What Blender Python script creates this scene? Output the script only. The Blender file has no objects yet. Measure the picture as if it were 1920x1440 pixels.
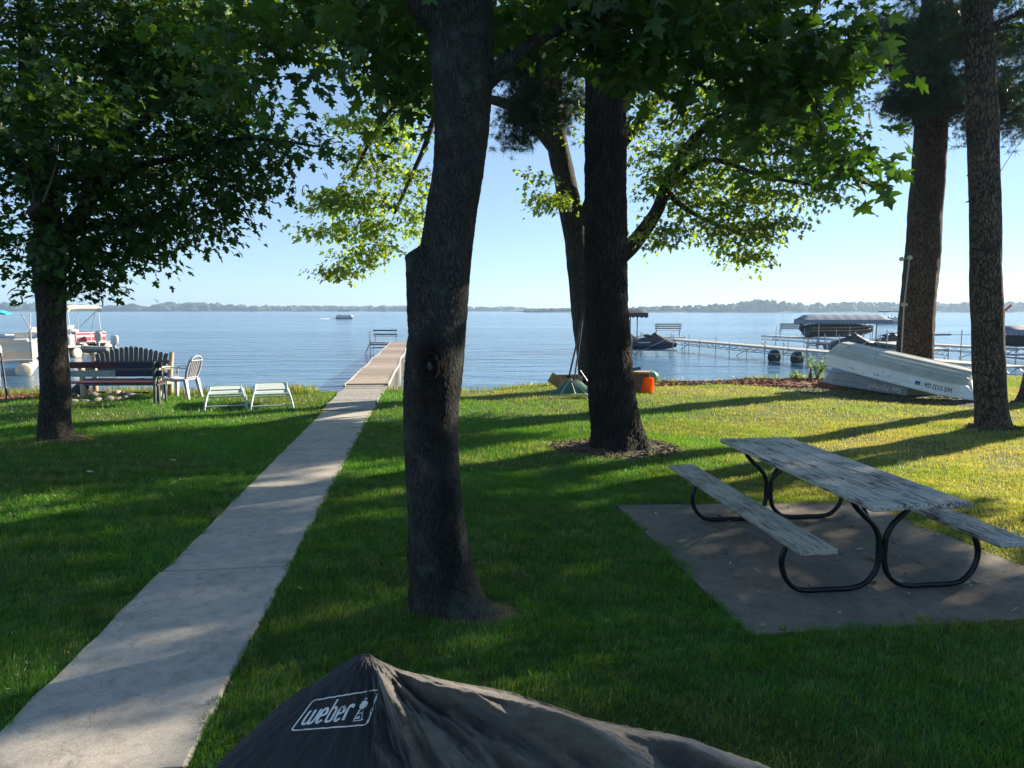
import math
SUN_EL = math.radians(24); SUN_AZ = math.radians(58.5); SKY_STR = .13; SUN_STR = 5.0; SKY_DUST = 0.0; HAZE = 0.0003; EXPOSURE = 1.52
def sp(s, p): return (.85 * s - .52 * p, .52 * s + .85 * p)
SHADERS = [('tall shade tree beyond the right edge of the lawn', *sp(21, 5.6), 14, 6.9, 3.9, 480, 201), ('lower shade tree beyond the right edge of the picnic pad', *sp(21, .3), 9.4, 5.4, 3.3, 520, 202),
           ('spreading shade tree near the camera beyond the right edge', *sp(13, -4.5), 8.5, 3.4, 3.6, 330, 203)]
import bpy, math, random
import numpy as np
from mathutils import Vector, Matrix
R = math.radians
random.seed(7); RG = np.random.default_rng(11)
S = bpy.context.scene
COL = S.collection
# ------------------------------------------------------------------ camera model
F = 1331.0; PITCH = math.atan(138 / F); H = 2.05; WATER = -0.75
CP, SP = math.cos(PITCH), math.sin(PITCH)
def ray(px, py):
    a = (px - 960) / F; b = (720 - py) / F
    return Vector((a, CP + b * SP, -SP + b * CP))
def G(px, py, z=0.0):                 # where the pixel's ray meets the level z
    d = ray(px, py); t = (z - H) / d.z
    return Vector((d.x * t, d.y * t, z))
def D(px, py, dist):                  # point at forward distance dist
    d = ray(px, py); t = dist / d.y
    return Vector((d.x * t, dist, H + d.z * t))
# ------------------------------------------------------------------ object helpers
def tag(o, label=None, cat=None, group=None, kind=None):
    if label: o['label'] = label
    if cat: o['category'] = cat
    if group: o['group'] = group
    if kind: o['kind'] = kind
    return o
def thing(name, label, cat, loc=(0, 0, 0), rz=0.0, group=None):
    o = bpy.data.objects.new(name, None); COL.objects.link(o)
    o.location = loc; o.rotation_euler = (0, 0, rz); o.empty_display_size = 0.2
    return tag(o, label, cat, group)
def copy_tree(o, parent=None):
    c = o.copy(); COL.objects.link(c)
    c.parent = parent
    for ch in list(o.children): copy_tree(ch, c)
    return c
def link_mesh(name, me, m, parent=None):
    if m is not None: me.materials.append(m)
    o = bpy.data.objects.new(name, me); COL.objects.link(o)
    if parent: o.parent = parent
    return o
def mesh_np(name, V, T, m, parent=None, smooth=False, color=None):
    """V (N,3), T (M,k) with equal face sizes; color = per-vertex (N,3)"""
    V = np.asarray(V, dtype=np.float32); T = np.asarray(T, dtype=np.int32)
    me = bpy.data.meshes.new(name); k = T.shape[1]
    me.vertices.add(len(V)); me.vertices.foreach_set('co', V.ravel())
    me.loops.add(T.size); me.loops.foreach_set('vertex_index', T.ravel())
    me.polygons.add(len(T))
    me.polygons.foreach_set('loop_start', np.arange(0, T.size, k, dtype=np.int32))
    me.polygons.foreach_set('loop_total', np.full(len(T), k, dtype=np.int32))
    me.polygons.foreach_set('use_smooth', np.full(len(T), bool(smooth)))
    me.update(calc_edges=True)
    if color is not None:
        a = me.color_attributes.new('Col', 'FLOAT_COLOR', 'POINT')
        c = np.ones((len(V), 4), dtype=np.float32); c[:, :3] = color
        a.data.foreach_set('color', c.ravel())
    return link_mesh(name, me, m, parent)
def perp(t):
    t = Vector(t).normalized()
    a = Vector((0, 0, 1)) if abs(t.z) < 0.9 else Vector((1, 0, 0))
    u = t.cross(a).normalized(); return u, t.cross(u).normalized()
class MB:
    def __init__(s): s.v = []; s.f = []; s.sm = []
    def add(s, vs, fs, smooth=False, mat=None):
        n = len(s.v)
        s.v += [tuple(mat @ Vector(v)) if mat else tuple(v) for v in vs]
        s.f += [tuple(i + n for i in f) for f in fs]; s.sm += [smooth] * len(fs)
        return s
    def box(s, c, size, rot=None, ch=0.0):
        x, y, z = [k / 2 for k in size]; c = Vector(c)
        if ch <= 0:
            vs = [(i * x, j * y, k * z) for k in (-1, 1) for j in (-1, 1) for i in (-1, 1)]
            fs = [(0, 2, 3, 1), (4, 5, 7, 6), (0, 1, 5, 4), (2, 6, 7, 3), (0, 4, 6, 2), (1, 3, 7, 5)]
        else:  # chamfered box
            ch = min(ch, x * .9, y * .9, z * .9)
            vs = []; idx = {}
            for i in (-1, 1):
                for j in (-1, 1):
                    for k in (-1, 1):
                        for a in range(3):
                            p = [i * (x - ch), j * (y - ch), k * (z - ch)]
                            p[a] = (i * x, j * y, k * z)[a]
                            idx[(i, j, k, a)] = len(vs); vs.append(tuple(p))
            fs = []
            def q(*ks):
                fc = [idx[k] for k in ks]
                pts = [Vector(vs[i]) for i in fc]
                n = (pts[1] - pts[0]).cross(pts[2] - pts[0]); cc = sum(pts, Vector()) / len(pts)
                fs.append(tuple(fc) if n.dot(cc) > 0 else tuple(reversed(fc)))
            for sgn in (-1, 1):
                q((sgn, -1, -1, 0), (sgn, 1, -1, 0), (sgn, 1, 1, 0), (sgn, -1, 1, 0))
                q((-1, sgn, -1, 1), (1, sgn, -1, 1), (1, sgn, 1, 1), (-1, sgn, 1, 1))
                q((-1, -1, sgn, 2), (1, -1, sgn, 2), (1, 1, sgn, 2), (-1, 1, sgn, 2))
                for t in (-1, 1):
                    q((sgn, t, -1, 0), (sgn, t, 1, 0), (sgn, t, 1, 1), (sgn, t, -1, 1))
                    q((sgn, -1, t, 0), (sgn, 1, t, 0), (sgn, 1, t, 2), (sgn, -1, t, 2))
                    q((-1, sgn, t, 1), (1, sgn, t, 1), (1, sgn, t, 2), (-1, sgn, t, 2))
            for i in (-1, 1):
                for j in (-1, 1):
                    for k in (-1, 1): q((i, j, k, 0), (i, j, k, 1), (i, j, k, 2))
        m = Matrix.Translation(c)
        if rot is not None: m = m @ (rot.to_4x4() if len(rot) == 3 else rot)
        return s.add(vs, fs, False, m)
    def beam(s, p0, p1, w, h, up=(0, 0, 1), ch=0.0):
        p0, p1 = Vector(p0), Vector(p1); x = (p1 - p0); L = x.length; x.normalize()
        up = Vector(up); y = up.cross(x)
        if y.length < 1e-4: y = Vector((0, 1, 0)).cross(x)
        y.normalize(); z = x.cross(y)
        m = Matrix((x, y, z)).transposed()
        return s.box((p0 + p1) / 2, (L, w, h), m, ch)
    def tube(s, pts, rad, n=8, cap=True):
        pts = [Vector(p) for p in pts]; k = len(pts)
        if not hasattr(rad, '__len__'): rad = [rad] * k
        vs = []; fs = []; u = None
        for i, p in enumerate(pts):
            t = (pts[min(i + 1, k - 1)] - pts[max(i - 1, 0)]).normalized()
            if u is None: u, w = perp(t)
            else:
                u = u - t * u.dot(t)
                if u.length < 1e-5: u, w = perp(t)
                u.normalize(); w = t.cross(u)
            for j in range(n):
                a = 2 * math.pi * j / n
                vs.append(p + (u * math.cos(a) + w * math.sin(a)) * rad[i])
        for i in range(k - 1):
            for j in range(n):
                a, b = i * n + j, i * n + (j + 1) % n
                fs.append((a, b, b + n, a + n))
        s.add(vs, fs, True)
        if cap:
            s.add(vs[:n], [tuple(reversed(range(n)))]); s.add(vs[-n:], [tuple(range(n))])
        return s
    def lathe(s, prof, c=(0, 0, 0), n=20, rot=None, smooth=True):
        vs = [(r * math.cos(2 * math.pi * j / n), r * math.sin(2 * math.pi * j / n), z) for r, z in prof for j in range(n)]
        fs = [(i * n + j, i * n + (j + 1) % n, (i + 1) * n + (j + 1) % n, (i + 1) * n + j) for i in range(len(prof) - 1) for j in range(n)]
        m = Matrix.Translation(Vector(c))
        if rot is not None: m = m @ rot.to_4x4()
        return s.add(vs, fs, smooth, m)
    def loft(s, secs, closed=True, caps=True, smooth=True):
        n = len(secs[0]); vs = [p for q in secs for p in q]; fs = []
        for i in range(len(secs) - 1):
            for j in range(n if closed else n - 1):
                a, b = i * n + j, i * n + (j + 1) % n
                fs.append((a, b, b + n, a + n))
        s.add(vs, fs, smooth)
        if caps: s.add(secs[0], [tuple(reversed(range(n)))]); s.add(secs[-1], [tuple(range(n))])
        return s
    def rock(s, c, r, seed=0, sub=2):
        rr = random.Random(seed); import bmesh
        bm = bmesh.new(); bmesh.ops.create_icosphere(bm, subdivisions=sub, radius=1)
        ph = [(rr.uniform(1, 3.4), Vector((rr.gauss(0, 1), rr.gauss(0, 1), rr.gauss(0, 1))).normalized(), rr.uniform(0, 6)) for _ in range(6)]
        vs = []
        for v in bm.verts:
            k = 1 + sum(0.07 * math.sin(f * 2 * v.co.dot(d) + p) for f, d, p in ph)
            vs.append((c[0] + v.co.x * k * r[0], c[1] + v.co.y * k * r[1], c[2] + v.co.z * k * r[2]))
        fs = [tuple(v.index for v in f.verts) for f in bm.faces]; bm.free()
        return s.add(vs, fs, sub > 1)
    def build(s, name, m, parent=None, bevel=0):
        me = bpy.data.meshes.new(name); me.from_pydata(s.v, [], s.f)
        me.polygons.foreach_set('use_smooth', s.sm); me.update()
        return link_mesh(name, me, m, parent)
def snoise(P, freq, seed, octv=3):
    """cheap smooth noise (sum of random sines), about -1..1"""
    P = np.asarray(P, dtype=np.float64); rg = np.random.default_rng(seed); out = np.zeros(len(P)); amp = 1.0; tot = 0
    for o in range(octv):
        for _ in range(4):
            d = rg.normal(size=P.shape[1]); d /= np.linalg.norm(d)
            out += amp * np.sin(P @ d * freq * rg.uniform(.7, 1.4) * 2 * np.pi + rg.uniform(0, 6.28))
        tot += amp * 2; amp *= .55; freq *= 2.1
    return out / tot
def text_faces(txt, shear=0.0, bold=0.0, spacing=1.0):
    c = bpy.data.curves.new('t', 'FONT'); c.body = txt; c.shear = shear; c.offset = bold; c.space_character = spacing
    c.resolution_u = 3; c.fill_mode = 'FRONT' if hasattr(c, 'fill_mode') else c.fill_mode
    o = bpy.data.objects.new('t', c); COL.objects.link(o)
    dg = bpy.context.evaluated_depsgraph_get(); me = o.evaluated_get(dg).to_mesh()
    vs = [(v.co.x, v.co.y) for v in me.vertices]; fs = [tuple(p.vertices) for p in me.polygons]
    o.evaluated_get(dg).to_mesh_clear(); bpy.data.objects.remove(o); bpy.data.curves.remove(c)
    x0 = min(v[0] for v in vs); x1 = max(v[0] for v in vs); y0 = min(v[1] for v in vs); y1 = max(v[1] for v in vs)
    return [((a - x0) / (x1 - x0), (b - y0) / (y1 - y0)) for a, b in vs], fs
# ------------------------------------------------------------------ materials
def newmat(name):
    m = bpy.data.materials.new(name); m.use_nodes = True; nt = m.node_tree; nt.nodes.clear()
    out = nt.nodes.new('ShaderNodeOutputMaterial'); return m, nt, out
def N(nt, typ, ins=None, **kw):
    n = nt.nodes.new(typ)
    for k, v in kw.items(): setattr(n, k, v)
    for k, v in (ins or {}).items():
        if isinstance(v, bpy.types.NodeSocket): nt.links.new(v, n.inputs[k])
        else: n.inputs[k].default_value = v
    return n
def c4(c): return (c[0], c[1], c[2], 1.0)
def ramp(nt, fac, stops):
    r = N(nt, 'ShaderNodeValToRGB', {'Fac': fac}); e = r.color_ramp.elements
    while len(e) < len(stops): e.new(0.5)
    for i, (p, c) in enumerate(stops): e[i].position = p; e[i].color = c4(c) if hasattr(c, '__len__') else (c, c, c, 1)
    return r.outputs['Color']
def noise(nt, co, scale, detail=4, rough=.55, dist=0.0):
    return N(nt, 'ShaderNodeTexNoise', {'Vector': co, 'Scale': scale, 'Detail': detail, 'Roughness': rough, 'Distortion': dist}).outputs['Fac']
def mixc(nt, f, a, b, mode='MIX'):
    n = nt.nodes.new('ShaderNodeMix'); n.data_type = 'RGBA'; n.blend_type = mode
    for sock, v in ((n.inputs[0], f), (n.inputs[6], a), (n.inputs[7], b)):
        if isinstance(v, bpy.types.NodeSocket): nt.links.new(v, sock)
        else: sock.default_value = c4(v) if hasattr(v, '__len__') else v
    return n.outputs[2]
def coords(nt, kind='Object', scale=(1, 1, 1)):
    t = N(nt, 'ShaderNodeTexCoord').outputs[kind]
    return N(nt, 'ShaderNodeMapping', {'Vector': t, 'Scale': scale}).outputs['Vector']
def surf(name, col, rough=.6, var=.25, scale=6.0, bump=.0, bscale=60, metal=0.0, stretch=(1, 1, 1), col2=None, thr=(.45, .6), spec=.5, bdist=.004):
    """general weathered surface: two-tone noise and bump"""
    m, nt, out = newmat(name); co = coords(nt, 'Object', stretch)
    n1 = noise(nt, co, scale, 5); dark = tuple(k * (1 - var) for k in col); lite = tuple(min(1, k * (1 + var * .6)) for k in col)
    c = ramp(nt, n1, [(.3, dark), (.7, lite)])
    if col2:
        n2 = noise(nt, co, scale * .8 + 3, 8, .65); c = mixc(nt, ramp(nt, n2, [(thr[0], 0), (thr[1], 1)]), c, col2)
    b = N(nt, 'ShaderNodeBsdfPrincipled', {'Base Color': c, 'Roughness': rough, 'Metallic': metal})
    b.inputs['Specular IOR Level'].default_value = spec
    if bump > 0:
        bp = N(nt, 'ShaderNodeBump', {'Height': noise(nt, co, bscale, 5, .6), 'Strength': bump, 'Distance': bdist}); nt.links.new(bp.outputs[0], b.inputs['Normal'])
    nt.links.new(b.outputs[0], out.inputs['Surface']); return m
def bark(name, dark, light, cell=14.0, stretch=.22, depth=.02, disp=False, lichen=None, strength=.9, crack=.2, stain=None):
    m, nt, out = newmat(name)
    t = N(nt, 'ShaderNodeTexCoord').outputs['Object']
    p0 = t
    nz = N(nt, 'ShaderNodeTexNoise', {'Vector': t, 'Scale': 3.0, 'Detail': 4.0})
    off = N(nt, 'ShaderNodeVectorMath', {0: nz.outputs['Color'], 1: (.5, .5, .5)}, operation='SUBTRACT').outputs[0]
    off = N(nt, 'ShaderNodeVectorMath', {0: off, 'Scale': .22}, operation='SCALE').outputs[0]
    p = N(nt, 'ShaderNodeVectorMath', {0: t, 1: off}, operation='ADD').outputs[0]
    p = N(nt, 'ShaderNodeMapping', {'Vector': p, 'Scale': (1, 1, stretch)}).outputs[0]
    v = N(nt, 'ShaderNodeTexVoronoi', {'Vector': p, 'Scale': cell}, feature='DISTANCE_TO_EDGE').outputs['Distance']
    v2 = N(nt, 'ShaderNodeTexVoronoi', {'Vector': p, 'Scale': cell * 2.3}, feature='DISTANCE_TO_EDGE').outputs['Distance']
    e = ramp(nt, v, [(0.0, 0), (crack, 1)])
    e = N(nt, 'ShaderNodeMath', {0: e, 1: ramp(nt, v2, [(0, .45), (.16, 1)])}, operation='MULTIPLY').outputs[0]
    fn = noise(nt, p, cell * 3.2, 6, .7)
    h = N(nt, 'ShaderNodeMath', {0: e, 1: fn}, operation='MULTIPLY').outputs[0]
    c = ramp(nt, h, [(.03, dark), (.28, tuple((a_ + b_) / 2 for a_, b_ in zip(dark, light))), (.62, light)])
    big = ramp(nt, noise(nt, t, 1.7, 5, .6), [(.35, .62), (.7, 1.15)])
    c = mixc(nt, 1.0, c, big, 'MULTIPLY')
    if lichen:
        c = mixc(nt, ramp(nt, noise(nt, t, 5, 9, .75), [(.52, 0), (.62, .75)]), c, lichen)
    if stain:
        for (sx_, sy_, sz_, rx_, rz_, k_) in stain:
            dv = N(nt, 'ShaderNodeVectorMath', {0: p0, 1: (sx_, sy_, sz_)}, operation='SUBTRACT').outputs[0]
            dv = N(nt, 'ShaderNodeVectorMath', {0: dv, 1: (1 / rx_, 1 / rx_, 1 / rz_)}, operation='MULTIPLY').outputs[0]
            ln = N(nt, 'ShaderNodeVectorMath', {0: dv}, operation='LENGTH').outputs['Value']
            c = mixc(nt, 1.0, c, ramp(nt, ln, [(.5, k_), (1.0, 1.0)]), 'MULTIPLY')
    b = N(nt, 'ShaderNodeBsdfPrincipled', {'Base Color': c, 'Roughness': .9}); b.inputs['Specular IOR Level'].default_value = .25
    bp = N(nt, 'ShaderNodeBump', {'Height': h, 'Strength': strength, 'Distance': depth}); nt.links.new(bp.outputs[0], b.inputs['Normal'])
    nt.links.new(b.outputs[0], out.inputs['Surface'])
    if disp:
        d = N(nt, 'ShaderNodeDisplacement', {'Height': h, 'Midlevel': .4, 'Scale': depth}); nt.links.new(d.outputs[0], out.inputs['Displacement'])
        m.displacement_method = 'BOTH'
    return m
def leafmat(name, refl=(1, 1, 1), trans=(2.6, 2.9, .9), tw=.5, gloss=.08, rough=.35):
    m, nt, out = newmat(name)
    a = N(nt, 'ShaderNodeVertexColor', layer_name='Col').outputs['Color']
    d = N(nt, 'ShaderNodeBsdfDiffuse', {'Color': mixc(nt, 1.0, a, refl, 'MULTIPLY')})
    tc = N(nt, 'ShaderNodeVectorMath', {0: a, 1: trans}, operation='MULTIPLY').outputs[0]
    t = N(nt, 'ShaderNodeBsdfTranslucent', {'Color': tc})
    mx = N(nt, 'ShaderNodeMixShader', {0: tw, 1: d.outputs[0], 2: t.outputs[0]})
    g = N(nt, 'ShaderNodeBsdfGlossy', {'Color': (1, 1, 1, 1), 'Roughness': rough})
    mx2 = N(nt, 'ShaderNodeMixShader', {0: gloss, 1: mx.outputs[0], 2: g.outputs[0]})
    nt.links.new(mx2.outputs[0], out.inputs['Surface']); return m
M = {}
M['bark_front'] = bark('bark_front', (.012, .012, .012), (.115, .112, .102), 70, .13, .009, True, (.06, .085, .07), crack=.32, stain=[(-.07, -.17, 1.50, .15, .55, .35), (-.085, -.17, 1.74, .13, .20, .35), (.02, -.17, .75, .09, 1.0, .5)])
M['bark_dark'] = bark('bark_dark', (.008, .0075, .007), (.07, .062, .055), 26, .09, .03, True, crack=.3)
M['bark_left'] = bark('bark_left', (.016, .014, .012), (.12, .105, .085), 40, .12, .015, False, crack=.3)
M['bark_back'] = bark('bark_back', (.02, .018, .016), (.12, .11, .10), 30, .15, .02, False, crack=.3)
M['bark_pine'] = bark('bark_pine', (.03, .022, .017), (.25, .195, .15), 24, .26, .018, False, crack=.26)
M['bark_pine_far'] = bark('bark_pine_far', (.025, .017, .013), (.18, .125, .09), 22, .2, .025, False)
M['twig'] = surf('twig', (.05, .042, .035), .85, .3, 12)
M['leaf'] = leafmat('leaf', trans=(2.5, 2.3, .6), tw=.38, gloss=.025, rough=.5)
M['leaf_far'] = leafmat('leaf_far', trans=(4.0, 4.1, 1.1), tw=.6, gloss=.04, rough=.45)
M['needle'] = leafmat('needle', trans=(1.5, 1.6, .8), tw=.3, gloss=.05)
M['grass'] = leafmat('grass', trans=(2.15, 2.05, .8), tw=.42, gloss=.035, rough=.4)
M['weed'] = leafmat('weed', trans=(2.0, 2.0, .8), tw=.45, gloss=.03)
M['far_tree'] = surf('far_tree', (.028, .06, .03), .9, .4, .12)
M['concrete_light'] = None
def concrete(name, col, col2, speck):
    m, nt, out = newmat(name); co = coords(nt)
    n = noise(nt, co, 1.3, 8, .62); c = ramp(nt, n, [(.3, col2), (.68, col)])
    c = mixc(nt, 1.0, c, ramp(nt, noise(nt, co, 160, 3), [(.3, .7), (.7, 1.18)]), 'MULTIPLY')
    c = mixc(nt, 1.0, c, ramp(nt, noise(nt, coords(nt, 'Object', (1, 1, 1)), 9, 9, .7, .6), [(.36, speck), (.55, 1.0)]), 'MULTIPLY')
    # thin cracks and stains
    vr = N(nt, 'ShaderNodeTexVoronoi', {'Vector': N(nt, 'ShaderNodeVectorMath', {0: co, 1: N(nt, 'ShaderNodeTexNoise', {'Vector': co, 'Scale': 2.5, 'Detail': 6.0}).outputs['Color']}, operation='ADD').outputs[0], 'Scale': .42}, feature='DISTANCE_TO_EDGE').outputs['Distance']
    c = mixc(nt, 1.0, c, ramp(nt, vr, [(0, .72), (.003, 1.0)]), 'MULTIPLY')
    b = N(nt, 'ShaderNodeBsdfPrincipled', {'Base Color': c, 'Roughness': .88}); b.inputs['Specular IOR Level'].default_value = .3
    bp = N(nt, 'ShaderNodeBump', {'Height': noise(nt, co, 220, 5, .7), 'Strength': .5, 'Distance': .003})
    bp2 = N(nt, 'ShaderNodeBump', {'Height': noise(nt, co, 22, 5, .6), 'Strength': .35, 'Distance': .008, 'Normal': bp.outputs[0]})
    nt.links.new(bp2.outputs[0], b.inputs['Normal']); nt.links.new(b.outputs[0], out.inputs['Surface']); return m
M['concrete_light'] = concrete('concrete_light', (.55, .505, .435), (.38, .355, .315), .74)
M['concrete_pad'] = concrete('concrete_pad', (.25, .222, .182), (.155, .138, .115), .7)
def wood(name, base, paint=None, cover=.5, scale=(1.2, 26, 26), rough=.8, axis='x'):
    m, nt, out = newmat(name); co = coords(nt, 'Object', scale)
    g = noise(nt, co, 3.0, 8, .65, .4)
    c = ramp(nt, g, [(.3, tuple(k * .45 for k in base)), (.5, base), (.72, tuple(min(1, k * 1.35) for k in base))])
    h = g
    if paint:
        pn = N(nt, 'ShaderNodeMath', {0: N(nt, 'ShaderNodeMath', {0: noise(nt, co, 3.2, 10, .8), 1: 1.4}, operation='MULTIPLY').outputs[0], 1: N(nt, 'ShaderNodeMath', {0: noise(nt, coords(nt), 2.2, 7, .7), 1: .6}, operation='MULTIPLY').outputs[0]}, operation='ADD').outputs[0]
        pn = N(nt, 'ShaderNodeMath', {0: pn, 1: .5}, operation='MULTIPLY').outputs[0]
        mk = ramp(nt, pn, [(.5 * (1.5 - cover) - .012, 0), (.5 * (1.5 - cover) + .012, 1)])
        c = mixc(nt, mk, c, paint); 
    b = N(nt, 'ShaderNodeBsdfPrincipled', {'Base Color': c, 'Roughness': rough}); b.inputs['Specular IOR Level'].default_value = .35
    bp = N(nt, 'ShaderNodeBump', {'Height': h, 'Strength': .5, 'Distance': .004}); nt.links.new(bp.outputs[0], b.inputs['Normal'])
    nt.links.new(b.outputs[0], out.inputs['Surface']); return m
M['table_wood'] = wood('table_wood', (.10, .088, .075), (.50, .485, .43), .542, (1.0, 20, 20))
M['bench_wood'] = wood('bench_wood', (.17, .155, .125), (.42, .40, .33), .535, (1.0, 20, 20))
M['pier_wood'] = wood('pier_wood', (.35, .285, .235), None, .5, (20, 1.2, 20))
M['pier_grey'] = wood('pier_grey', (.33, .315, .29), None, .5, (20, 1.2, 20))
M['grey_wood'] = wood('grey_wood', (.11, .11, .115), None, .5, (14, 14, 1.5))
M['log_wood'] = wood('log_wood', (.42, .34, .26), None, .5, (14, 14, 1.5))
M['iron'] = surf('iron', (.022, .023, .027), .38, .3, 8, .15, 120, .6)
M['alu'] = surf('alu', (.50, .51, .52), .42, .2, 3, .1, 30, .75)
M['dock_metal'] = surf('dock_metal', (.36, .37, .39), .45, .25, 2, .1, 30, .5)
M['dock_deck'] = surf('dock_deck', (.36, .345, .32), .7, .15, 1)
M['boat_white'] = surf('boat_white', (.72, .75, .79), .38, .12, 2.5, .08, 12, .25, col2=(.40, .42, .42), thr=(.60, .72))
M['boat_bottom'] = surf('boat_bottom', (.50, .52, .46), .45, .18, 2.5, .08, 12, .15, col2=(.34, .34, .27), thr=(.52, .68))
M['boat_grey'] = surf('boat_grey', (.17, .20, .20), .42, .15, 2.5, .08, 12, .35, col2=(.12, .14, .14), thr=(.58, .7))
M['black_paint'] = surf('black_paint', (.02, .02, .025), .6, .2, 5)
M['white_paint'] = surf('white_paint', (.72, .72, .70), .5, .08, 5)
M['sticker_blue'] = surf('sticker_blue', (.03, .09, .38), .5, .2, 40)
M['red_paint'] = surf('red_paint', (.07, .010, .013), .6, .3, 6, .2)
M['navy_paint'] = surf('navy_paint', (.012, .014, .055), .6, .3, 6, .2)
M['pale_paint'] = surf('pale_paint', (.26, .34, .32), .6, .2, 6, .2)
M['post_green'] = surf('post_green', (.05, .075, .07), .6, .2, 6)
M['plastic_white'] = surf('plastic_white', (.40, .40, .43), .45, .1, 4)
M['lounger_white'] = surf('lounger_white', (.45, .54, .56), .4, .1, 5)
M['sling'] = surf('sling', (.45, .54, .52), .7, .12, 30, .3, 300)
M['stone'] = surf('stone', (.22, .21, .20), .85, .45, 9, .4, 30)
M['stone_dark'] = surf('stone_dark', (.035, .032, .035), .8, .3, 9, .4, 30)
M['stone_pink'] = surf('stone_pink', (.46, .33, .27), .8, .2, 9, .4, 30)
M['orange'] = surf('orange', (.85, .17, .02), .45, .08, 5)
m, nt, out = newmat('orange_plastic'); d_ = N(nt, 'ShaderNodeBsdfDiffuse', {'Color': (.90, .19, .015, 1)}); t_ = N(nt, 'ShaderNodeBsdfTranslucent', {'Color': (1.0, .26, .02, 1)})
mx = N(nt, 'ShaderNodeMixShader', {0: .5, 1: d_.outputs[0], 2: t_.outputs[0]}); nt.links.new(mx.outputs[0], out.inputs['Surface']); M['orange'] = m
M['logo_print'] = surf('logo_print', (.70, .70, .69), .7, .1, 30, .4, 500, col2=(.16, .16, .17), thr=(.60, .68))
M['cardboard'] = surf('cardboard', (.42, .27, .15), .8, .2, 7)
M['green_net'] = surf('green_net', (.04, .13, .11), .7, .3, 12)
M['green_bag'] = surf('green_bag', (.14, .30, .20), .5, .5, 14)
M['blue_plastic'] = surf('blue_plastic', (.02, .12, .30), .4, .1, 5)
M['brown_bin'] = surf('brown_bin', (.16, .085, .05), .7, .3, 8)
M['dirt'] = surf('dirt', (.07, .05, .038), .95, .45, 9, .7, 40, bdist=.02)
M['mulch_red'] = surf('mulch_red', (.21, .075, .038), .9, .5, 18, .8, 60, bdist=.02)
M['canopy_grey'] = surf('canopy_grey', (.17, .20, .26), .7, .12, 3)
M['canopy_dark'] = surf('canopy_dark', (.03, .035, .045), .7, .2, 3)
M['cover_dark'] = surf('cover_dark', (.03, .038, .048), .6, .3, 5)
M['hull_blue'] = surf('hull_blue', (.012, .025, .06), .25, .2, 3)
M['gold_stripe'] = surf('gold_stripe', (.42, .27, .03), .35, .2, 5)
M['lime'] = surf('lime', (.16, .36, .04), .4, .2, 5)
M['rubber'] = surf('rubber', (.035, .035, .03), .8, .3, 9)
M['rust'] = surf('rust', (.22, .06, .03), .8, .3, 9)
M['pontoon_cream'] = surf('pontoon_cream', (.55, .48, .36), .5, .08, 3)
M['pontoon_white'] = surf('pontoon_white', (.50, .51, .52), .4, .06, 3)
M['pontoon_red'] = surf('pontoon_red', (.36, .035, .07), .4, .1, 3)
M['pontoon_maroon'] = surf('pontoon_maroon', (.14, .03, .05), .4, .1, 3)
M['pontoon_grey'] = surf('pontoon_grey', (.38, .42, .46), .4, .1, 3)
M['teal'] = surf('teal', (.03, .40, .52), .5, .1, 3)
M['outboard_grey'] = surf('outboard_grey', (.30, .31, .33), .3, .1, 3)
M['flag_red'] = surf('flag_red', (.75, .07, .03), .6, .1, 3)
M['lamp_white'] = surf('lamp_white', (.55, .54, .50), .5, .2, 8)
M['mower_brown'] = surf('conduit', (.38, .35, .30), .6, .2, 8)
M['foam'] = surf('foam', (.85, .88, .9), .6, .1, 3)
# ================================================================== terrain
crX = [-60, -14, -12, -6, -1.2, .6, 3.6, 7, 8.6, 14, 60]
crY = [15.5, 17.2, 17.4, 17.9, 18.0, 18.9, 20.1, 20.9, 21.4, 22.0, 24]
def crest(x): return np.interp(x, crX, crY)
def terrain_z(x, y):
    x = np.asarray(x, float); y = np.asarray(y, float)
    c = crest(x) + .18 * np.sin(x * 1.9) + .1 * np.sin(x * 4.3 + 1)
    t = np.clip((y - c) / 1.5, 0, 1); sm = t * t * (3 - 2 * t)
    z = .02 * np.sin(x * .9 + .5) * np.sin(y * .7) + .012 * np.sin(x * 2.7 + y * 1.9)
    near = np.exp(-((x + .05 + (y - 10) * .0) ** 2) * .0)
    z = z * np.clip((y - 1) / 3, 0, 1)
    # flat along the path and under the pad
    px = -2.585 - .122 * (y - 8.07)
    k = np.clip((np.abs(x - px) - .55) / .6, 0, 1)
    k2 = np.clip(np.maximum(np.maximum(.9 - x, x - 4.3), np.maximum(4.0 - y, y - 7.6)) / .5, 0, 1)
    z = z * k * k2
    for (tx, ty, r, h) in mounds: z = z + h * np.exp(-((x - tx) ** 2 + (y - ty) ** 2) / (r * r))
    z = z * (1 - sm) + (-1.35) * sm
    z = z - np.clip((y - c - 4) * .08, 0, 1.6)
    far = np.clip((y - 700) / 200, 0, 1)
    return z
FT = G(840, 1160); BT = G(1158, 848); LT = G(106, 828); P1 = D(1716, 690, 19.3); P1.z = 0; P2 = G(1858, 808); P3 = G(1925, 745)
BM = Vector((2.1, 18.2, 0))
mounds = [(FT.x, FT.y, .42, .05), (BT.x, BT.y, .9, .10), (LT.x, LT.y, .5, .06), (P2.x, P2.y, .6, .05), (BM.x, BM.y, 1.0, .08), (P1.x, P1.y, .8, .05)]
def grid_axis(a, b, step): return list(np.arange(a, b, step))
xs = np.array([-3000, -1500, -600, -200, -80, -40, -25] + grid_axis(-16, 16, .2) + [18, 22, 30, 60, 150, 500, 1500, 3000])
ys = np.array([-60, -20, -8, -3] + grid_axis(0, 24, .2) + [26, 30, 40, 80, 200, 500, 700, 750, 800, 900, 1200, 2200, 4000])
XX, YY = np.meshgrid(xs, ys); ZZ = terrain_z(XX, YY)
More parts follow.
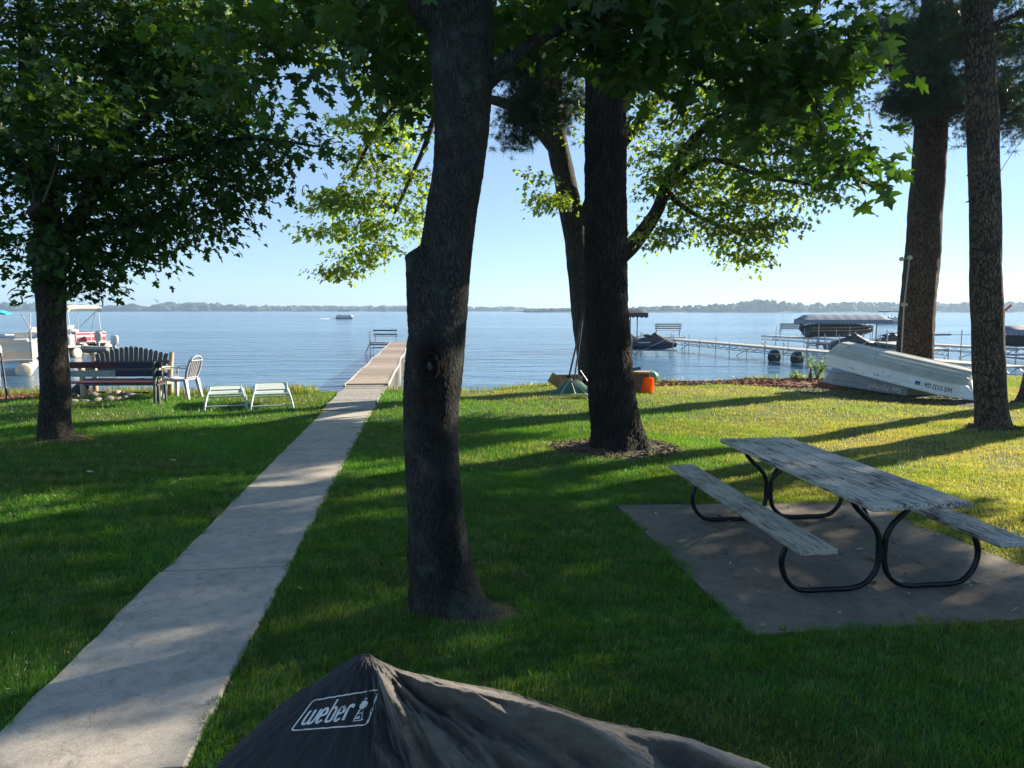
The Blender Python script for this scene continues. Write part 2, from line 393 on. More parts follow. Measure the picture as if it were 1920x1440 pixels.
V = np.stack([XX.ravel(), YY.ravel(), ZZ.ravel()], 1); nx, ny = len(xs), len(ys)
I = np.arange(nx * ny).reshape(ny, nx)
T = np.stack([I[:-1, :-1].ravel(), I[:-1, 1:].ravel(), I[1:, 1:].ravel(), I[1:, :-1].ravel()], 1)
# procedural ground: soil and thatch under the grass, sand at the bank
m, nt, out = newmat('lawn_ground')
co = coords(nt); pos = N(nt, 'ShaderNodeNewGeometry').outputs['Position']; z = N(nt, 'ShaderNodeSeparateXYZ', {0: pos}).outputs
n1 = noise(nt, co, .55, 5, .6)
gcol = ramp(nt, n1, [(.3, (.028, .060, .012)), (.7, (.055, .090, .020))])
gcol = mixc(nt, ramp(nt, noise(nt, co, 55, 5, .7), [(.5, 0), (.75, .6)]), gcol, (.13, .105, .055))
sand = ramp(nt, noise(nt, co, 14, 7, .7), [(.3, (.20, .12, .07)), (.7, (.44, .32, .21))])
w = N(nt, 'ShaderNodeMapRange', {'Value': z[2], 'From Min': -.07, 'From Max': -.22}).outputs[0]
c = mixc(nt, w, gcol, sand)
b = N(nt, 'ShaderNodeBsdfPrincipled', {'Base Color': c, 'Roughness': .95})
bp = N(nt, 'ShaderNodeBump', {'Height': noise(nt, co, 45, 6, .7), 'Strength': .8, 'Distance': .02}); nt.links.new(bp.outputs[0], b.inputs['Normal'])
nt.links.new(b.outputs[0], out.inputs['Surface']); M['lawn_ground'] = m
ground = mesh_np('ground', V, T, M['lawn_ground'], smooth=True); tag(ground, kind='structure')
# ================================================================== water
m, nt, out = newmat('lake_water')
pos = N(nt, 'ShaderNodeNewGeometry').outputs['Position']
def wav(scale, sx, sy, det=3, rough=.5, ang=.12):
    v = N(nt, 'ShaderNodeMapping', {'Vector': pos, 'Scale': (sx, sy, 1), 'Rotation': (0, 0, ang)}).outputs[0]
    return N(nt, 'ShaderNodeTexNoise', {'Vector': v, 'Scale': scale, 'Detail': det, 'Roughness': rough, 'Distortion': .4}).outputs['Fac']
h = N(nt, 'ShaderNodeMath', {0: wav(1.0, 1.1, 2.6, 4, .55), 1: N(nt, 'ShaderNodeMath', {0: wav(1.0, .16, .5, 3, .5, -.1), 1: 3.0}, operation='MULTIPLY').outputs[0]}, operation='ADD').outputs[0]
patch = ramp(nt, wav(1.0, .010, .045, 5, .65, .03), [(.38, .35), (.62, 1.0)])
bp = N(nt, 'ShaderNodeBump', {'Height': h, 'Strength': patch, 'Distance': .20})
b = N(nt, 'ShaderNodeBsdfPrincipled', {'Base Color': (.05, .13, .22, 1), 'Roughness': .11, 'IOR': 1.333, 'Normal': bp.outputs[0]})
nt.links.new(b.outputs[0], out.inputs['Surface']); M['water'] = m
wx = np.array([-4000, -1000, -200, -60, -20, 0, 20, 60, 200, 1000, 4000.]); wy = np.array([14.5, 18, 25, 40, 80, 200, 600, 1500, 3000.])
XX, YY = np.meshgrid(wx, wy); V = np.stack([XX.ravel(), YY.ravel(), np.full(XX.size, WATER)], 1); I = np.arange(XX.size).reshape(len(wy), len(wx))
T = np.stack([I[:-1, :-1].ravel(), I[:-1, 1:].ravel(), I[1:, 1:].ravel(), I[1:, :-1].ravel()], 1)
tag(mesh_np('lake_water', V, T, M['water'], smooth=True), kind='structure')
# ================================================================== concrete path in slabs, wooden ramp, pier
def pc(y): return -2.585 - .122 * (y - 8.07)
PW = .98; pdir = Vector((-.122, 1, 0)).normalized(); pn = Vector((pdir.y, -pdir.x, 0))
joints = [-3.0, -.9, 1.0, 2.9, 5.42, 8.07, 10.3, 12.3, 14.3]
mb = MB()
for a, b_ in zip(joints[:-1], joints[1:]):
    n = 14; secs = []
    for i in range(n + 1):
        y = a + .018 + (b_ - a - .036) * i / n; c = Vector((pc(y), y, 0)); w1 = PW / 2 + random.uniform(-.012, .012); w2 = PW / 2 + random.uniform(-.012, .012)
        zt = .022 + .006 * math.sin(a * 3)
        secs.append([c - pn * w1 + Vector((0, 0, -.1)), c + pn * w2 + Vector((0, 0, -.1)), c + pn * w2 + Vector((0, 0, zt - .012)), c + pn * (w2 - .014) + Vector((0, 0, zt)), c - pn * (w1 - .014) + Vector((0, 0, zt)), c - pn * w1 + Vector((0, 0, zt - .012))])
    mb.loft(secs, smooth=False)
tag(mb.build('path', M['concrete_light']), kind='structure')
# picnic pad
PAD = [Vector((1.10, 7.30, 0)), Vector((3.75, 7.42, 0)), Vector((4.25, 4.62, 0)), Vector((1.50, 4.30, 0))]
def padpt(u, v): return (PAD[0] * (1 - u) + PAD[1] * u) * (1 - v) + (PAD[3] * (1 - u) + PAD[2] * u) * v
mb = MB(); mb.add([p + Vector((0, 0, -.1)) for p in PAD] + [p + Vector((0, 0, .014)) for p in PAD], [(0, 1, 2, 3), (7, 6, 5, 4), (0, 4, 5, 1), (1, 5, 6, 2), (2, 6, 7, 3), (3, 7, 4, 0)])
tag(mb.build('pavement', M['concrete_pad']), kind='structure')
# wooden ramp between path and pier
ramp_t = thing('boardwalk_ramp', 'weathered grey plank ramp where the concrete path meets the pier', 'boardwalk', (pc(14.35), 14.35, 0))
def put(o): return o
mb = MB(); y = 14.36
y0r, y1r = 14.36, 19.2
while y < y1r:
    wl = .135; zz = .03 + .02 * math.sin(y * 1.3)
    c = Vector((pc(y + wl / 2), y + wl / 2, zz)); j = random.uniform(-.03, .03)
    rot = Matrix.Rotation(math.atan2(pdir.y, pdir.x) - math.pi / 2 + random.uniform(-.01, .01), 3, 'Z')
    w = 1.02 if y < 17 else 1.1
    mb.box(c + pn * j - ramp_t.location + Vector((0, 0, random.uniform(-.005, .005))), (w, wl - .012, .04), rot, .004); y += wl + .004
o = mb.build('plank_deck', M['pier_grey'], ramp_t)
mb = MB()
for s in (-.42, .42):
    a = Vector((pc(14.4), 14.4, -.04)) + pn * s - ramp_t.location; b_ = Vector((pc(19.2), 19.2, -.04)) + pn * s - ramp_t.location
    mb.beam(a, b_, .05, .09)
mb.build('stringer', M['pier_grey'], ramp_t)
pier = thing('pier', 'long narrow brown plank pier running out over the lake', 'pier', (pc(19.2), 19.2, WATER))
PE = 46.0; mb = MB(); y = 19.22; k = 0
def pier_c(y): return Vector((pc(y) + .03 * math.sin(y * .8) * min(1, (y - 19) / 6), y, .045 + .02 * math.sin(y * 1.1)))
while y < PE:
    wl = .14; c = pier_c(y); rot = Matrix.Rotation(math.atan2(pdir.y, pdir.x) - math.pi / 2 + random.uniform(-.012, .012), 3, 'Z')
    gap = .02 if int((y - 19.2) / 3.05) != int((y + .15 - 19.2) / 3.05) else .006
    mb.box(c - pier.location + pn * random.uniform(-.012, .012) + Vector((0, 0, random.uniform(-.003, .003))), (1.1, wl, .035), rot, .004); y += wl + gap
mb.build('plank_deck', M['pier_wood'], pier)
for s in (-1, 1):
    mb = MB(); pts = [pier_c(yy) + pn * s * .575 + Vector((0, 0, -.02)) - pier.location for yy in np.arange(18.9, PE + .2, 1.5)]
    for a, b_ in zip(pts[:-1], pts[1:]): mb.beam(a, b_, .04, .10)
    mb.build('side_rail', M['dock_deck'], pier)
    for yy in np.arange(19.4, PE, .78 if s > 0 else 1.52):
        mb = MB(); p = pier_c(yy) + pn * s * .585 - pier.location
        mb.tube([p + Vector((0, 0, -.02)), Vector((p.x, p.y, -1.1 - 0))], .027, 8)
        mb.build('post', M['dock_deck'], pier)
# bench platform at the pier end
PB = D(722, 641, 46.5); PB.z = WATER
pb = thing('swim_platform', 'small railed platform with a bench and ladder at the far end of the pier', 'platform', (PB.x, PB.y, WATER))
mb = MB(); mb.box((0, 0, .78), (2.1, 1.3, .05)); mb.box((0, -.65, .66), (2.1, .05, .12)); mb.build('deck', M['pier_wood'], pb)
for sx in (-1, 1):
    for sy in (-1, 1):
        mb = MB(); mb.tube([(sx * 1.02, sy * .62, -1), (sx * 1.02, sy * .62, .8)], .03); mb.build('post', M['dock_metal'], pb)
mb = MB(); mb.tube([(-1.02, -.5, .4), (1.02, -.5, .4)], .025); mb.tube([(-1.02, .5, .4), (1.02, .5, .4)], .025); mb.build('brace', M['dock_metal'], pb)
mb = MB()
mb.tube([(-1.15, -.2, 1.6), (-1.15, -.2, .7), (-1.5, -.2, 0)], .025); mb.tube([(-1.15, .2, 1.6), (-1.15, .2, .7), (-1.5, .2, 0)], .025)
for q in (.1, .35, .6): mb.tube([(-1.5 + q * .45, -.2, q), (-1.5 + q * .45, .2, q)], .02)
mb.build('ladder', M['dock_metal'], pb)
def dock_bench(name, label, loc, rz, wood_m, L=1.8, group=None, nslat=3):
    t = thing(name, label, 'bench', loc, rz, group)
    for s in (-1, 1):
        mb = MB(); x = s * (L / 2 - .12); mb.tube([(x, -.22, 0), (x, -.22, .42)], .022); mb.tube([(x, .2, 0), (x, .2, .42), (x, .34, .9)], .022); mb.tube([(x, -.25, .42), (x, .24, .42)], .022)
        mb.build('frame', M['dock_metal'], t)
    mb = MB()
    for i in range(3): mb.box((0, -.18 + i * .17, .455), (L, .14, .03), None, .005)
    mb.build('seat', wood_m, t)
    mb = MB()
    for i in range(nslat): z_ = .60 + i * .30 / max(1, nslat - 1); mb.box((0, .2 + (z_ - .42) * .29 - .03, z_), (L, .03, .10), Matrix.Rotation(R(-16), 3, 'X'), .005)
    mb.build('backrest', wood_m, t); return t
pb.scale = (.86, .86, .92); db_ = dock_bench('dock_bench', 'slatted bench on the platform at the end of the brown pier', (PB.x + .05, PB.y + .1, .0), R(180), M['navy_paint'], 1.85, nslat=2); db_.scale = (.84,) * 3
# ================================================================== bed of soil at tree bases, red mulch
def scatter_chips(name, fn, n, size, cols, m, kind='stuff', seed=3):
    rg = np.random.default_rng(seed); V = []; T = []; C = []
    for i in range(n):
        x, y = fn(rg); z_ = float(terrain_z(x, y)) + .006
        if z_ < WATER: continue
        L = size * rg.uniform(.5, 1.6); w = L * rg.uniform(.25, .5); a = rg.uniform(0, 6.28); tl = rg.uniform(-.5, .5)
        u = np.array([math.cos(a), math.sin(a), tl]) * L; v = np.array([-math.sin(a), math.cos(a), rg.uniform(-.5, .5)]) * w; nrm = np.array([0, 0, w * .5])
        c = np.array([x, y, z_ + rg.uniform(0, .02)]); k = len(V)
        for q in (-1, 1):
            for (su, sv) in ((-1, -1), (1, -1), (1, 1), (-1, 1)): V.append(c + su * u / 2 + sv * v / 2 + q * nrm / 2)
        for f in ((0, 3, 2, 1), (4, 5, 6, 7), (0, 1, 5, 4), (1, 2, 6, 5), (2, 3, 7, 6), (3, 0, 4, 7)): T.append([k + j for j in f])
        cc = np.array(cols[rg.integers(len(cols))]) * rg.uniform(.6, 1.3); C += [cc] * 8
    o = mesh_np(name, V, T, m, color=np.array(C)); return tag(o, kind=kind)
m, nt, out = newmat('chips'); a = N(nt, 'ShaderNodeVertexColor', layer_name='Col').outputs['Color']
b = N(nt, 'ShaderNodeBsdfPrincipled', {'Base Color': a, 'Roughness': .9}); nt.links.new(b.outputs[0], out.inputs['Surface']); M['chips'] = m
def patch_disc(name, pts, m, seed=0, lift=.012):
    """irregular ground patch following the terrain: pts = list of (cx,cy,rx,ry,rot)"""
    rg = random.Random(seed)
    mb = MB()
    for q, (cx, cy, rx, ry, rot) in enumerate(pts):
        n = 48; rings = 7; vs = [(cx, cy)]
        ph = [rg.uniform(0, 6.28) for _ in range(4)]
        for r in range(1, rings + 1):
            for j in range(n):
                a_ = 2 * math.pi * j / n; k = (1 + .12 * math.sin(3 * a_ + ph[0]) + .09 * math.sin(5 * a_ + ph[1]) + .06 * math.sin(11 * a_ + ph[2])) * r / rings
                x, y = math.cos(a_) * rx * k, math.sin(a_) * ry * k
                vs.append((cx + x * math.cos(rot) - y * math.sin(rot), cy + x * math.sin(rot) + y * math.cos(rot)))
        A = np.array(vs); z_ = terrain_z(A[:, 0], A[:, 1])
        edge = np.array([0] + [r / rings for r in range(1, rings + 1) for j in range(n)])
        z_ = z_ + (lift + .004 * q) * (1 - edge ** 3) - .006 * edge
        fs = [(0, 1 + j, 1 + (j + 1) % n) for j in range(n)] + [(1 + (r - 1) * n + j, 1 + r * n + j, 1 + r * n + (j + 1) % n, 1 + (r - 1) * n + (j + 1) % n) for r in range(1, rings) for j in range(n)]
        mb.add([(p[0], p[1], zz) for p, zz in zip(vs, z_)], fs, True)
    o = mb.build(name, m); return tag(o, kind='structure')
BARE = [(FT.x + .16, FT.y + .05, .30, .24, 0), (BT.x - .05, BT.y + .05, .95, .80, 0), (LT.x + .05, LT.y, .42, .34, 0), (P2.x + .05, P2.y, .45, .35, 0), (9.1, 17.6, 2.4, 1.7, -.9), (10.2, 15.6, .9, .6, 0), (BM.x, BM.y, .9, .7, 0)]
patch_disc('soil', [BARE[i] for i in (0, 1, 2, 3, 5, 6)], M['dirt'], 4)
MUL = [(6.4, 20.25, 3.4, .62, .10), (8.4, 19.6, 2.2, .9, -.1), (-12.4, 16.9, 1.5, .9, .1), (3.3, 19.5, .9, .5, .1)]
patch_disc('mulch_bed', MUL, M['mulch_red'], 9, .03)
def in_ell(i_list, lst, k=1.0):
    def f(rg):
        cx, cy, rx, ry, rot = lst[i_list[rg.integers(len(i_list))]]; a_ = rg.uniform(0, 6.28); r = math.sqrt(rg.uniform(0, 1)) * k
        x, y = math.cos(a_) * rx * r, math.sin(a_) * ry * r
        return cx + x * math.cos(rot) - y * math.sin(rot), cy + x * math.sin(rot) + y * math.cos(rot)
    return f
scatter_chips('bark_mulch', in_ell([0, 0, 0, 1, 2, 2, 3], MUL, 1.08), 5200, .09, [(.24, .08, .04), (.16, .05, .03), (.30, .13, .07), (.07, .035, .025)], M['chips'])
scatter_chips('leaf_litter', in_ell([1, 1, 4, 4, 3, 4, 4, 4, 1], BARE, 1.0), 2300, .045, [(.09, .06, .04), (.05, .035, .025), (.14, .10, .06)], M['chips'], seed=8)
scatter_chips('twig_litter', lambda rg: tuple(padpt(rg.uniform(.03, .97), rg.uniform(.03, .97)))[:2], 90, .035, [(.30, .26, .18), (.12, .09, .06), (.40, .38, .3)], M['chips'], seed=12)
scatter_chips('fallen_leaves', lambda rg: (rg.uniform(-6, 7), rg.uniform(5, 16)), 110, .05, [(.28, .15, .06), (.35, .30, .16), (.5, .5, .42)], M['chips'], seed=13)
# ================================================================== grass
def in_bare(x, y, grow=1.0):
    r = np.zeros(len(x))
    for (cx, cy, rx, ry, rot) in BARE + MUL:
        dx, dy = x - cx, y - cy; u = dx * math.cos(rot) + dy * math.sin(rot); v = -dx * math.sin(rot) + dy * math.cos(rot)
        r = np.maximum(r, 1.0 / np.maximum(1e-3, np.sqrt((u / (rx * grow)) ** 2 + (v / (ry * grow)) ** 2)))
    return r     # >1 inside
def pad_mask(x, y, g=0.0):
    inside = np.ones(len(x), bool)
    for i in range(4):
        a, b_ = PAD[i], PAD[(i + 1) % 4]; e = np.array([b_.x - a.x, b_.y - a.y]); e /= np.linalg.norm(e)
        n_ = (x - a.x) * e[1] - (y - a.y) * e[0]; inside &= n_ > g
    return inside
def blades(n, x0, x1, y0, y1, hgt, wid, seg, seed, dens_fn=None, frus=True):
    rg = np.random.default_rng(seed)
    x = rg.uniform(x0, x1, n); y = rg.uniform(y0, y1, n)
    # clump the blades
    k = np.abs(x) < (y * .74 + 1.2) if frus else np.ones(n, bool)
    x, y = x[k], y[k]
    edge = .045 * snoise(np.stack([x, y], 1), 1.6, 5, 4)
    on_path = (np.abs(x - pc(y)) < PW / 2 - .015 + edge * .7) & (y < 19.4)
    pad = pad_mask(x, y, .015 + edge * 1.5 + .05 * (snoise(np.stack([x, y], 1), .8, 15) > .3))
    bare = in_bare(x, y)
    keep = ~on_path & ~pad & (rg.uniform(0, 1, len(x)) > np.clip((bare - .88) / .2, 0, .93)) & (y < crest(x) + .35)
    x, y = x[keep], y[keep]; bare = bare[keep]; P = np.stack([x, y], 1)
    clump = snoise(P, 2.2, 21, 3); big = snoise(P, .28, 22, 3); fine = snoise(P, 7, 23, 2)
    dead = np.clip((x - 1.8) / 3.5, 0, 1) * np.clip((20 - y) / 10, 0, 1) * .85 + .30 * np.clip((y - 8) / 10, 0, 1) * (x > -2) + .28 * big + .18 * clump + .25 * np.clip(bare - .6, 0, .4)
    dead += .30 * np.clip((y - 15.5) / 2.5, 0, 1) - .10
    thin = snoise(P, .9, 31, 3) + .6 * dead
    kp = rg.uniform(0, 1, len(x)) > np.clip((thin - .35) * .7, 0, .55)
    x, y, clump, big, fine, dead, bare = [q[kp] for q in (x, y, clump, big, fine, dead, bare)]
    n = len(x); z_ = terrain_z(x, y) - .004
    h = hgt * (1 + .30 * clump + .22 * fine) * rg.uniform(.45, 1.25, n) * np.clip(1.15 - dead * .45, .5, 1.2)
    yaw = rg.uniform(0, 2 * np.pi, n); lean = rg.gamma(2.0, .26, n); w = wid * rg.uniform(.6, 1.3, n)
    la = rg.normal(0, 1.3, n) + 2.0 * snoise(np.stack([x, y], 1), 1.1, 44, 2)
    dx, dy = np.cos(la) * lean * h, np.sin(la) * lean * h; wxv, wyv = np.cos(yaw) * w / 2, np.sin(yaw) * w / 2
    base = np.stack([x, y, z_], 1); wv = np.stack([wxv, wyv, np.zeros(n)], 1)
    zc = np.sqrt(np.clip(1 - np.minimum(lean, .95) ** 2 * .5, .2, 1))
    tip = base + np.stack([dx, dy, h * zc], 1)
    if seg == 2:
        mid = base + np.stack([dx * .35, dy * .35, h * .58 * zc], 1)
        V = np.stack([base - wv, base + wv, mid + wv * .8, mid - wv * .8, tip], 1).reshape(-1, 3); i = np.arange(n) * 5
        T = np.concatenate([np.stack([i, i + 1, i + 2], 1), np.stack([i, i + 2, i + 3], 1), np.stack([i + 3, i + 2, i + 4], 1)]); k = 5
    else:
        V = np.stack([base - wv, base + wv, tip], 1).reshape(-1, 3); i = np.arange(n) * 3; T = np.stack([i, i + 1, i + 2], 1); k = 3
    dd = np.clip(dead + rg.normal(0, .15, n), 0, 1)[:, None]
    green = np.array([.056, .165, .018]) * (1 - .25 * big[:, None] * 1) + np.array([.012, .012, .0]) * clump[:, None]
    dry = np.array([.34, .315, .125]); col = green * (1 - dd) + dry * dd
    straw = (rg.uniform(0, 1, n) < .022)[:, None]; col = np.where(straw, np.array([[.30, .25, .13]]), col)
    col = np.clip(col * rg.uniform(.75, 1.25, n)[:, None], 0, 1)
    return V, T, np.repeat(col, k, axis=0)
def join(parts):
    Vs, Ts, Cs = [], [], []; o = 0
    for V, T, C in parts: Vs.append(V); Ts.append(T + o); Cs.append(C); o += len(V)
    return np.concatenate(Vs), np.concatenate(Ts), np.concatenate(Cs)
GP = [blades(360000, -5, 5.2, 2.2, 5.2, .043, .0042, 2, 1), blades(440000, -7, 7.2, 5.2, 9.0, .045, .0058, 2, 2),
      blades(320000, -10.5, 11, 9.0, 13.0, .055, .0085, 1, 3), blades(300000, -15, 16, 13.0, 22.3, .060, .0125, 1, 4)]
V, T, C = join(GP)
tag(mesh_np('grass', V, T, M['grass'], color=C), kind='stuff')
# taller weeds along the bank
def weeds(name, n, fn, h, seed, cols, wid=.012):
    rg = np.random.default_rng(seed); V = []; T = []; C = []
    for i in range(n):
        x, y = fn(rg); z_ = float(terrain_z(x, y))
        if z_ < WATER - .1: continue
        hh = h * rg.uniform(.4, 1.2); a = rg.uniform(0, 6.28); ln = rg.uniform(.1, .7) * hh; b_ = rg.uniform(0, 6.28); w = wid * rg.uniform(.6, 1.4)
        p = np.array([x, y, z_]); wv = np.array([math.cos(a), math.sin(a), 0]) * w / 2; d = np.array([math.cos(b_) * ln, math.sin(b_) * ln, 0])
        k = len(V); V += [p - wv, p + wv, p + d * .3 + [0, 0, hh * .6] + wv * .8, p + d * .3 + [0, 0, hh * .6] - wv * .8, p + d + [0, 0, hh]]
        T += [[k, k + 1, k + 2], [k, k + 2, k + 3], [k + 3, k + 2, k + 4]]
        C += [np.array(cols[rg.integers(len(cols))]) * rg.uniform(.7, 1.3)] * 5
    return tag(mesh_np(name, V, T, M['weed'], color=np.clip(np.array(C), 0, 1)), kind='stuff')
def bank_pt(xa, xb, lo, hi):
    def f(rg): x = rg.uniform(xa, xb); return x, float(crest(x)) + rg.uniform(lo, hi)
    return f
wc = [(.10, .16, .03), (.20, .22, .06), (.28, .25, .11), (.07, .12, .025)]
weeds('shore_grass', 5200, bank_pt(-13.5, -4.9, -.6, .65), .20, 5, wc)
weeds('bank_grass', 2600, bank_pt(-3.2, 2.2, -.25, .5), .13, 6, wc)
weeds('bank_weeds', 1500, bank_pt(3, 15, -.2, .6), .17, 7, wc)
# ================================================================== trees
def catmull(P, n):
    P = np.asarray(P, float); k = len(P); t = np.linspace(0, k - 1, n); i = np.clip(t.astype(int), 0, k - 2); u = (t - i)[:, None]
    g = lambda j: P[np.clip(j, 0, k - 1)]
    a, b, c, d = g(i - 1), g(i), g(i + 1), g(i + 2)
    return .5 * ((2 * b) + (-a + c) * u + (2 * a - 5 * b + 4 * c - d) * u ** 2 + (-a + 3 * b - 3 * c + d) * u ** 3)
def trunk_arrays(nodes, nseg, nring, flare=None, seed=0, rough=.03, lumps=()):
    """nodes (x,y,z,r) -> verts/quads; flare=(height, [(angle, strength, width)...])"""
    A = catmull(nodes, nring); c = A[:, :3]; r = A[:, 3]
    t = np.gradient(c, axis=0); t /= np.linalg.norm(t, axis=1)[:, None]
    ux = np.tile(np.array([1., 0, 0]), (nring, 1)); ux -= t * np.sum(ux * t, 1)[:, None]; ux /= np.linalg.norm(ux, axis=1)[:, None]
    uy = np.cross(t, ux); th = np.linspace(0, 2 * np.pi, nseg, endpoint=False)
    ct, st = np.cos(th), np.sin(th)
    dirs = ux[:, None, :] * ct[None, :, None] + uy[:, None, :] * st[None, :, None]
    rr = np.repeat(r[:, None], nseg, 1)
    z0 = c[:, 2] - c[0, 2]
    base = c[:, None, :] + dirs * rr[:, :, None]
    n1 = snoise(base.reshape(-1, 3) * np.array([1, 1, .35]), 1.6, seed + 1, 3).reshape(nring, nseg)
    rr = rr * (1 + rough * 2.2 * n1)
    if flare:
        fh, roots, amt = flare; e = np.exp(-z0 / fh)[:, None]
        lobe = np.full(nseg, .35)
        for ang, s, w in roots: lobe = lobe + s * np.exp(-((np.angle(np.exp(1j * (th - ang)))) / w) ** 2)
        rr = rr + amt * e * lobe[None, :]
        e2 = np.exp(-z0 / (fh * 3.2))[:, None]; rr = rr + amt * .25 * e2 * (lobe - .4)[None, :]
    for (lz, la, lr, wz, wa) in lumps:
        rr = rr + lr * np.exp(-(((z0 - lz) / wz) ** 2))[:, None] * np.exp(-((np.angle(np.exp(1j * (th - la)))) / wa) ** 2)[None, :]
    V = (c[:, None, :] + dirs * rr[:, :, None]).reshape(-1, 3)
    I = np.arange(nring * nseg).reshape(nring, nseg); J = np.roll(I, -1, axis=1)
    T = np.stack([I[:-1].ravel(), J[:-1].ravel(), J[1:].ravel(), I[1:].ravel()], 1)
    return V, T
HALF = np.array([(0, 0), (.36, -.05), (.25, .16), (.47, .27), (.60, .47), (.40, .45), (.20, .46), (.28, .70), (.12, .76), (0, 1.0)])
HALF_S = np.array([(0, 0), (.36, -.03), (.24, .18), (.58, .46), (.19, .47), (.24, .74), (0, 1.0)])
def leaf_template(half, fold=.28, curl=.25):
    c = np.array([[0, .42]]); L = np.concatenate([c, half]); Rr = half[1:-1] * np.array([-1, 1])
    P = np.concatenate([L, Rr]); n = len(half); V = np.zeros((len(P), 3)); V[:, :2] = P
    V[:, 2] = np.abs(P[:, 0]) * fold - curl * (P[:, 1] - .3) ** 2 - .35 * np.abs(P[:, 0]) ** 2
    T = [(0, 1 + i, 2 + i) for i in range(n - 1)]
    ridx = [1] + [n + 1 + i for i in range(n - 2)] + [n]
    T += [(0, ridx[i + 1], ridx[i]) for i in range(n - 1)]
    return V, np.array(T)
def place_leaves(pos, ydir, ndir, size, col, tmpl, rg):
    """one mesh of leaves: pos (N,3) base; ydir growth direction; ndir rough normal"""
    Vt, Tt = tmpl; n = len(pos)
    y = ydir / np.linalg.norm(ydir, axis=1)[:, None]; z = ndir - y * np.sum(ndir * y, 1)[:, None]; z /= np.linalg.norm(z, axis=1)[:, None] + 1e-9; x = np.cross(y, z)
    ax = rg.uniform(.85, 1.15, (n, 1, 1)); Vt2 = Vt[None] * np.concatenate([np.ones((n, 1, 1)) * ax, np.ones((n, 1, 1)), rg.uniform(.2, 1.9, (n, 1, 1))], 2)
    W = (Vt2[:, :, 0:1] * x[:, None] + Vt2[:, :, 1:2] * y[:, None] + Vt2[:, :, 2:3] * z[:, None]) * size[:, None, None] + pos[:, None]
    T = (Tt[None] + (np.arange(n) * len(Vt))[:, None, None]).reshape(-1, 3)
    return W.reshape(-1, 3), T, np.repeat(col, len(Vt), axis=0)
def grow(limbs, blobs, n_sprays, seed, spray_r=.45, jit=.0, sub=4):
    """blobs (x,y,z, rx,ry,rz, weight). returns spray centres, outward dirs, twig polylines"""
    rg = np.random.default_rng(seed); B = np.array(blobs, float)
    w = B[:, 6] * (B[:, 3] * B[:, 4] * B[:, 5]) ** .6; w /= w.sum(); bi = rg.choice(len(B), n_sprays, p=w)
    d = rg.normal(size=(n_sprays, 3)); d /= np.linalg.norm(d, axis=1)[:, None]; r = rg.uniform(0, 1, n_sprays) ** .42
    P = B[bi, :3] + d * r[:, None] * B[bi, 3:6]
    nodes = []; dist = []; polys = []
    for L in limbs:
        A = catmull(L, max(4, len(L) * 4)); nodes += list(A[:, :3]); dist += list(A[:, 3])
    nodes = np.array(nodes); rad = np.array(dist)
    order = np.argsort([np.min(np.linalg.norm(nodes - p, axis=1)) for p in P]); P = P[order]
    outs = np.zeros_like(P); cap = len(nodes) + n_sprays * sub; NN = np.zeros((cap, 3)); RR = np.zeros(cap); k = len(nodes); NN[:k] = nodes; RR[:k] = rad
    for q, p in enumerate(P):
        dd = np.linalg.norm(NN[:k] - p, axis=1) + np.where(NN[:k, 2] > p[2] + .3, .5, 0); j = int(np.argmin(dd)); a = NN[j].copy(); L = np.linalg.norm(p - a) + 1e-6
        m = (a + p) / 2 + rg.normal(0, .10 * L, 3) + np.array([0, 0, .10 * L]); ts = np.linspace(0, 1, sub + 1)[:, None]
        C = (1 - ts) ** 2 * a + 2 * ts * (1 - ts) * m + ts ** 2 * p
        r0 = min(RR[j] * .75, .006 + .011 * L); r1 = .0028; rs = r0 + (r1 - r0) * ts[:, 0]
        polys.append((C, rs)); NN[k:k + sub] = C[1:]; RR[k:k + sub] = rs[1:]; k += sub
        o = C[-1] - C[-2]; outs[q] = o / (np.linalg.norm(o) + 1e-9)
    return P, outs, polys
def tubes_np(polys, n=4):
    Vs, Ts = [], []; off = 0; th = np.linspace(0, 2 * np.pi, n, endpoint=False)
    for C, r in polys:
        C = np.asarray(C); t = np.gradient(C, axis=0); t /= np.linalg.norm(t, axis=1)[:, None] + 1e-9
        u = np.cross(t, [0.13, .2, .97]); u /= np.linalg.norm(u, axis=1)[:, None] + 1e-9; w = np.cross(t, u)
        V = C[:, None] + (u[:, None] * np.cos(th)[None, :, None] + w[:, None] * np.sin(th)[None, :, None]) * np.asarray(r)[:, None, None]
        k = len(C); I = np.arange(k * n).reshape(k, n) + off; J = np.roll(I, -1, 1)
        Vs.append(V.reshape(-1, 3)); Ts.append(np.stack([I[:-1].ravel(), J[:-1].ravel(), J[1:].ravel(), I[1:].ravel()], 1)); off += k * n
    return np.concatenate(Vs), np.concatenate(Ts)
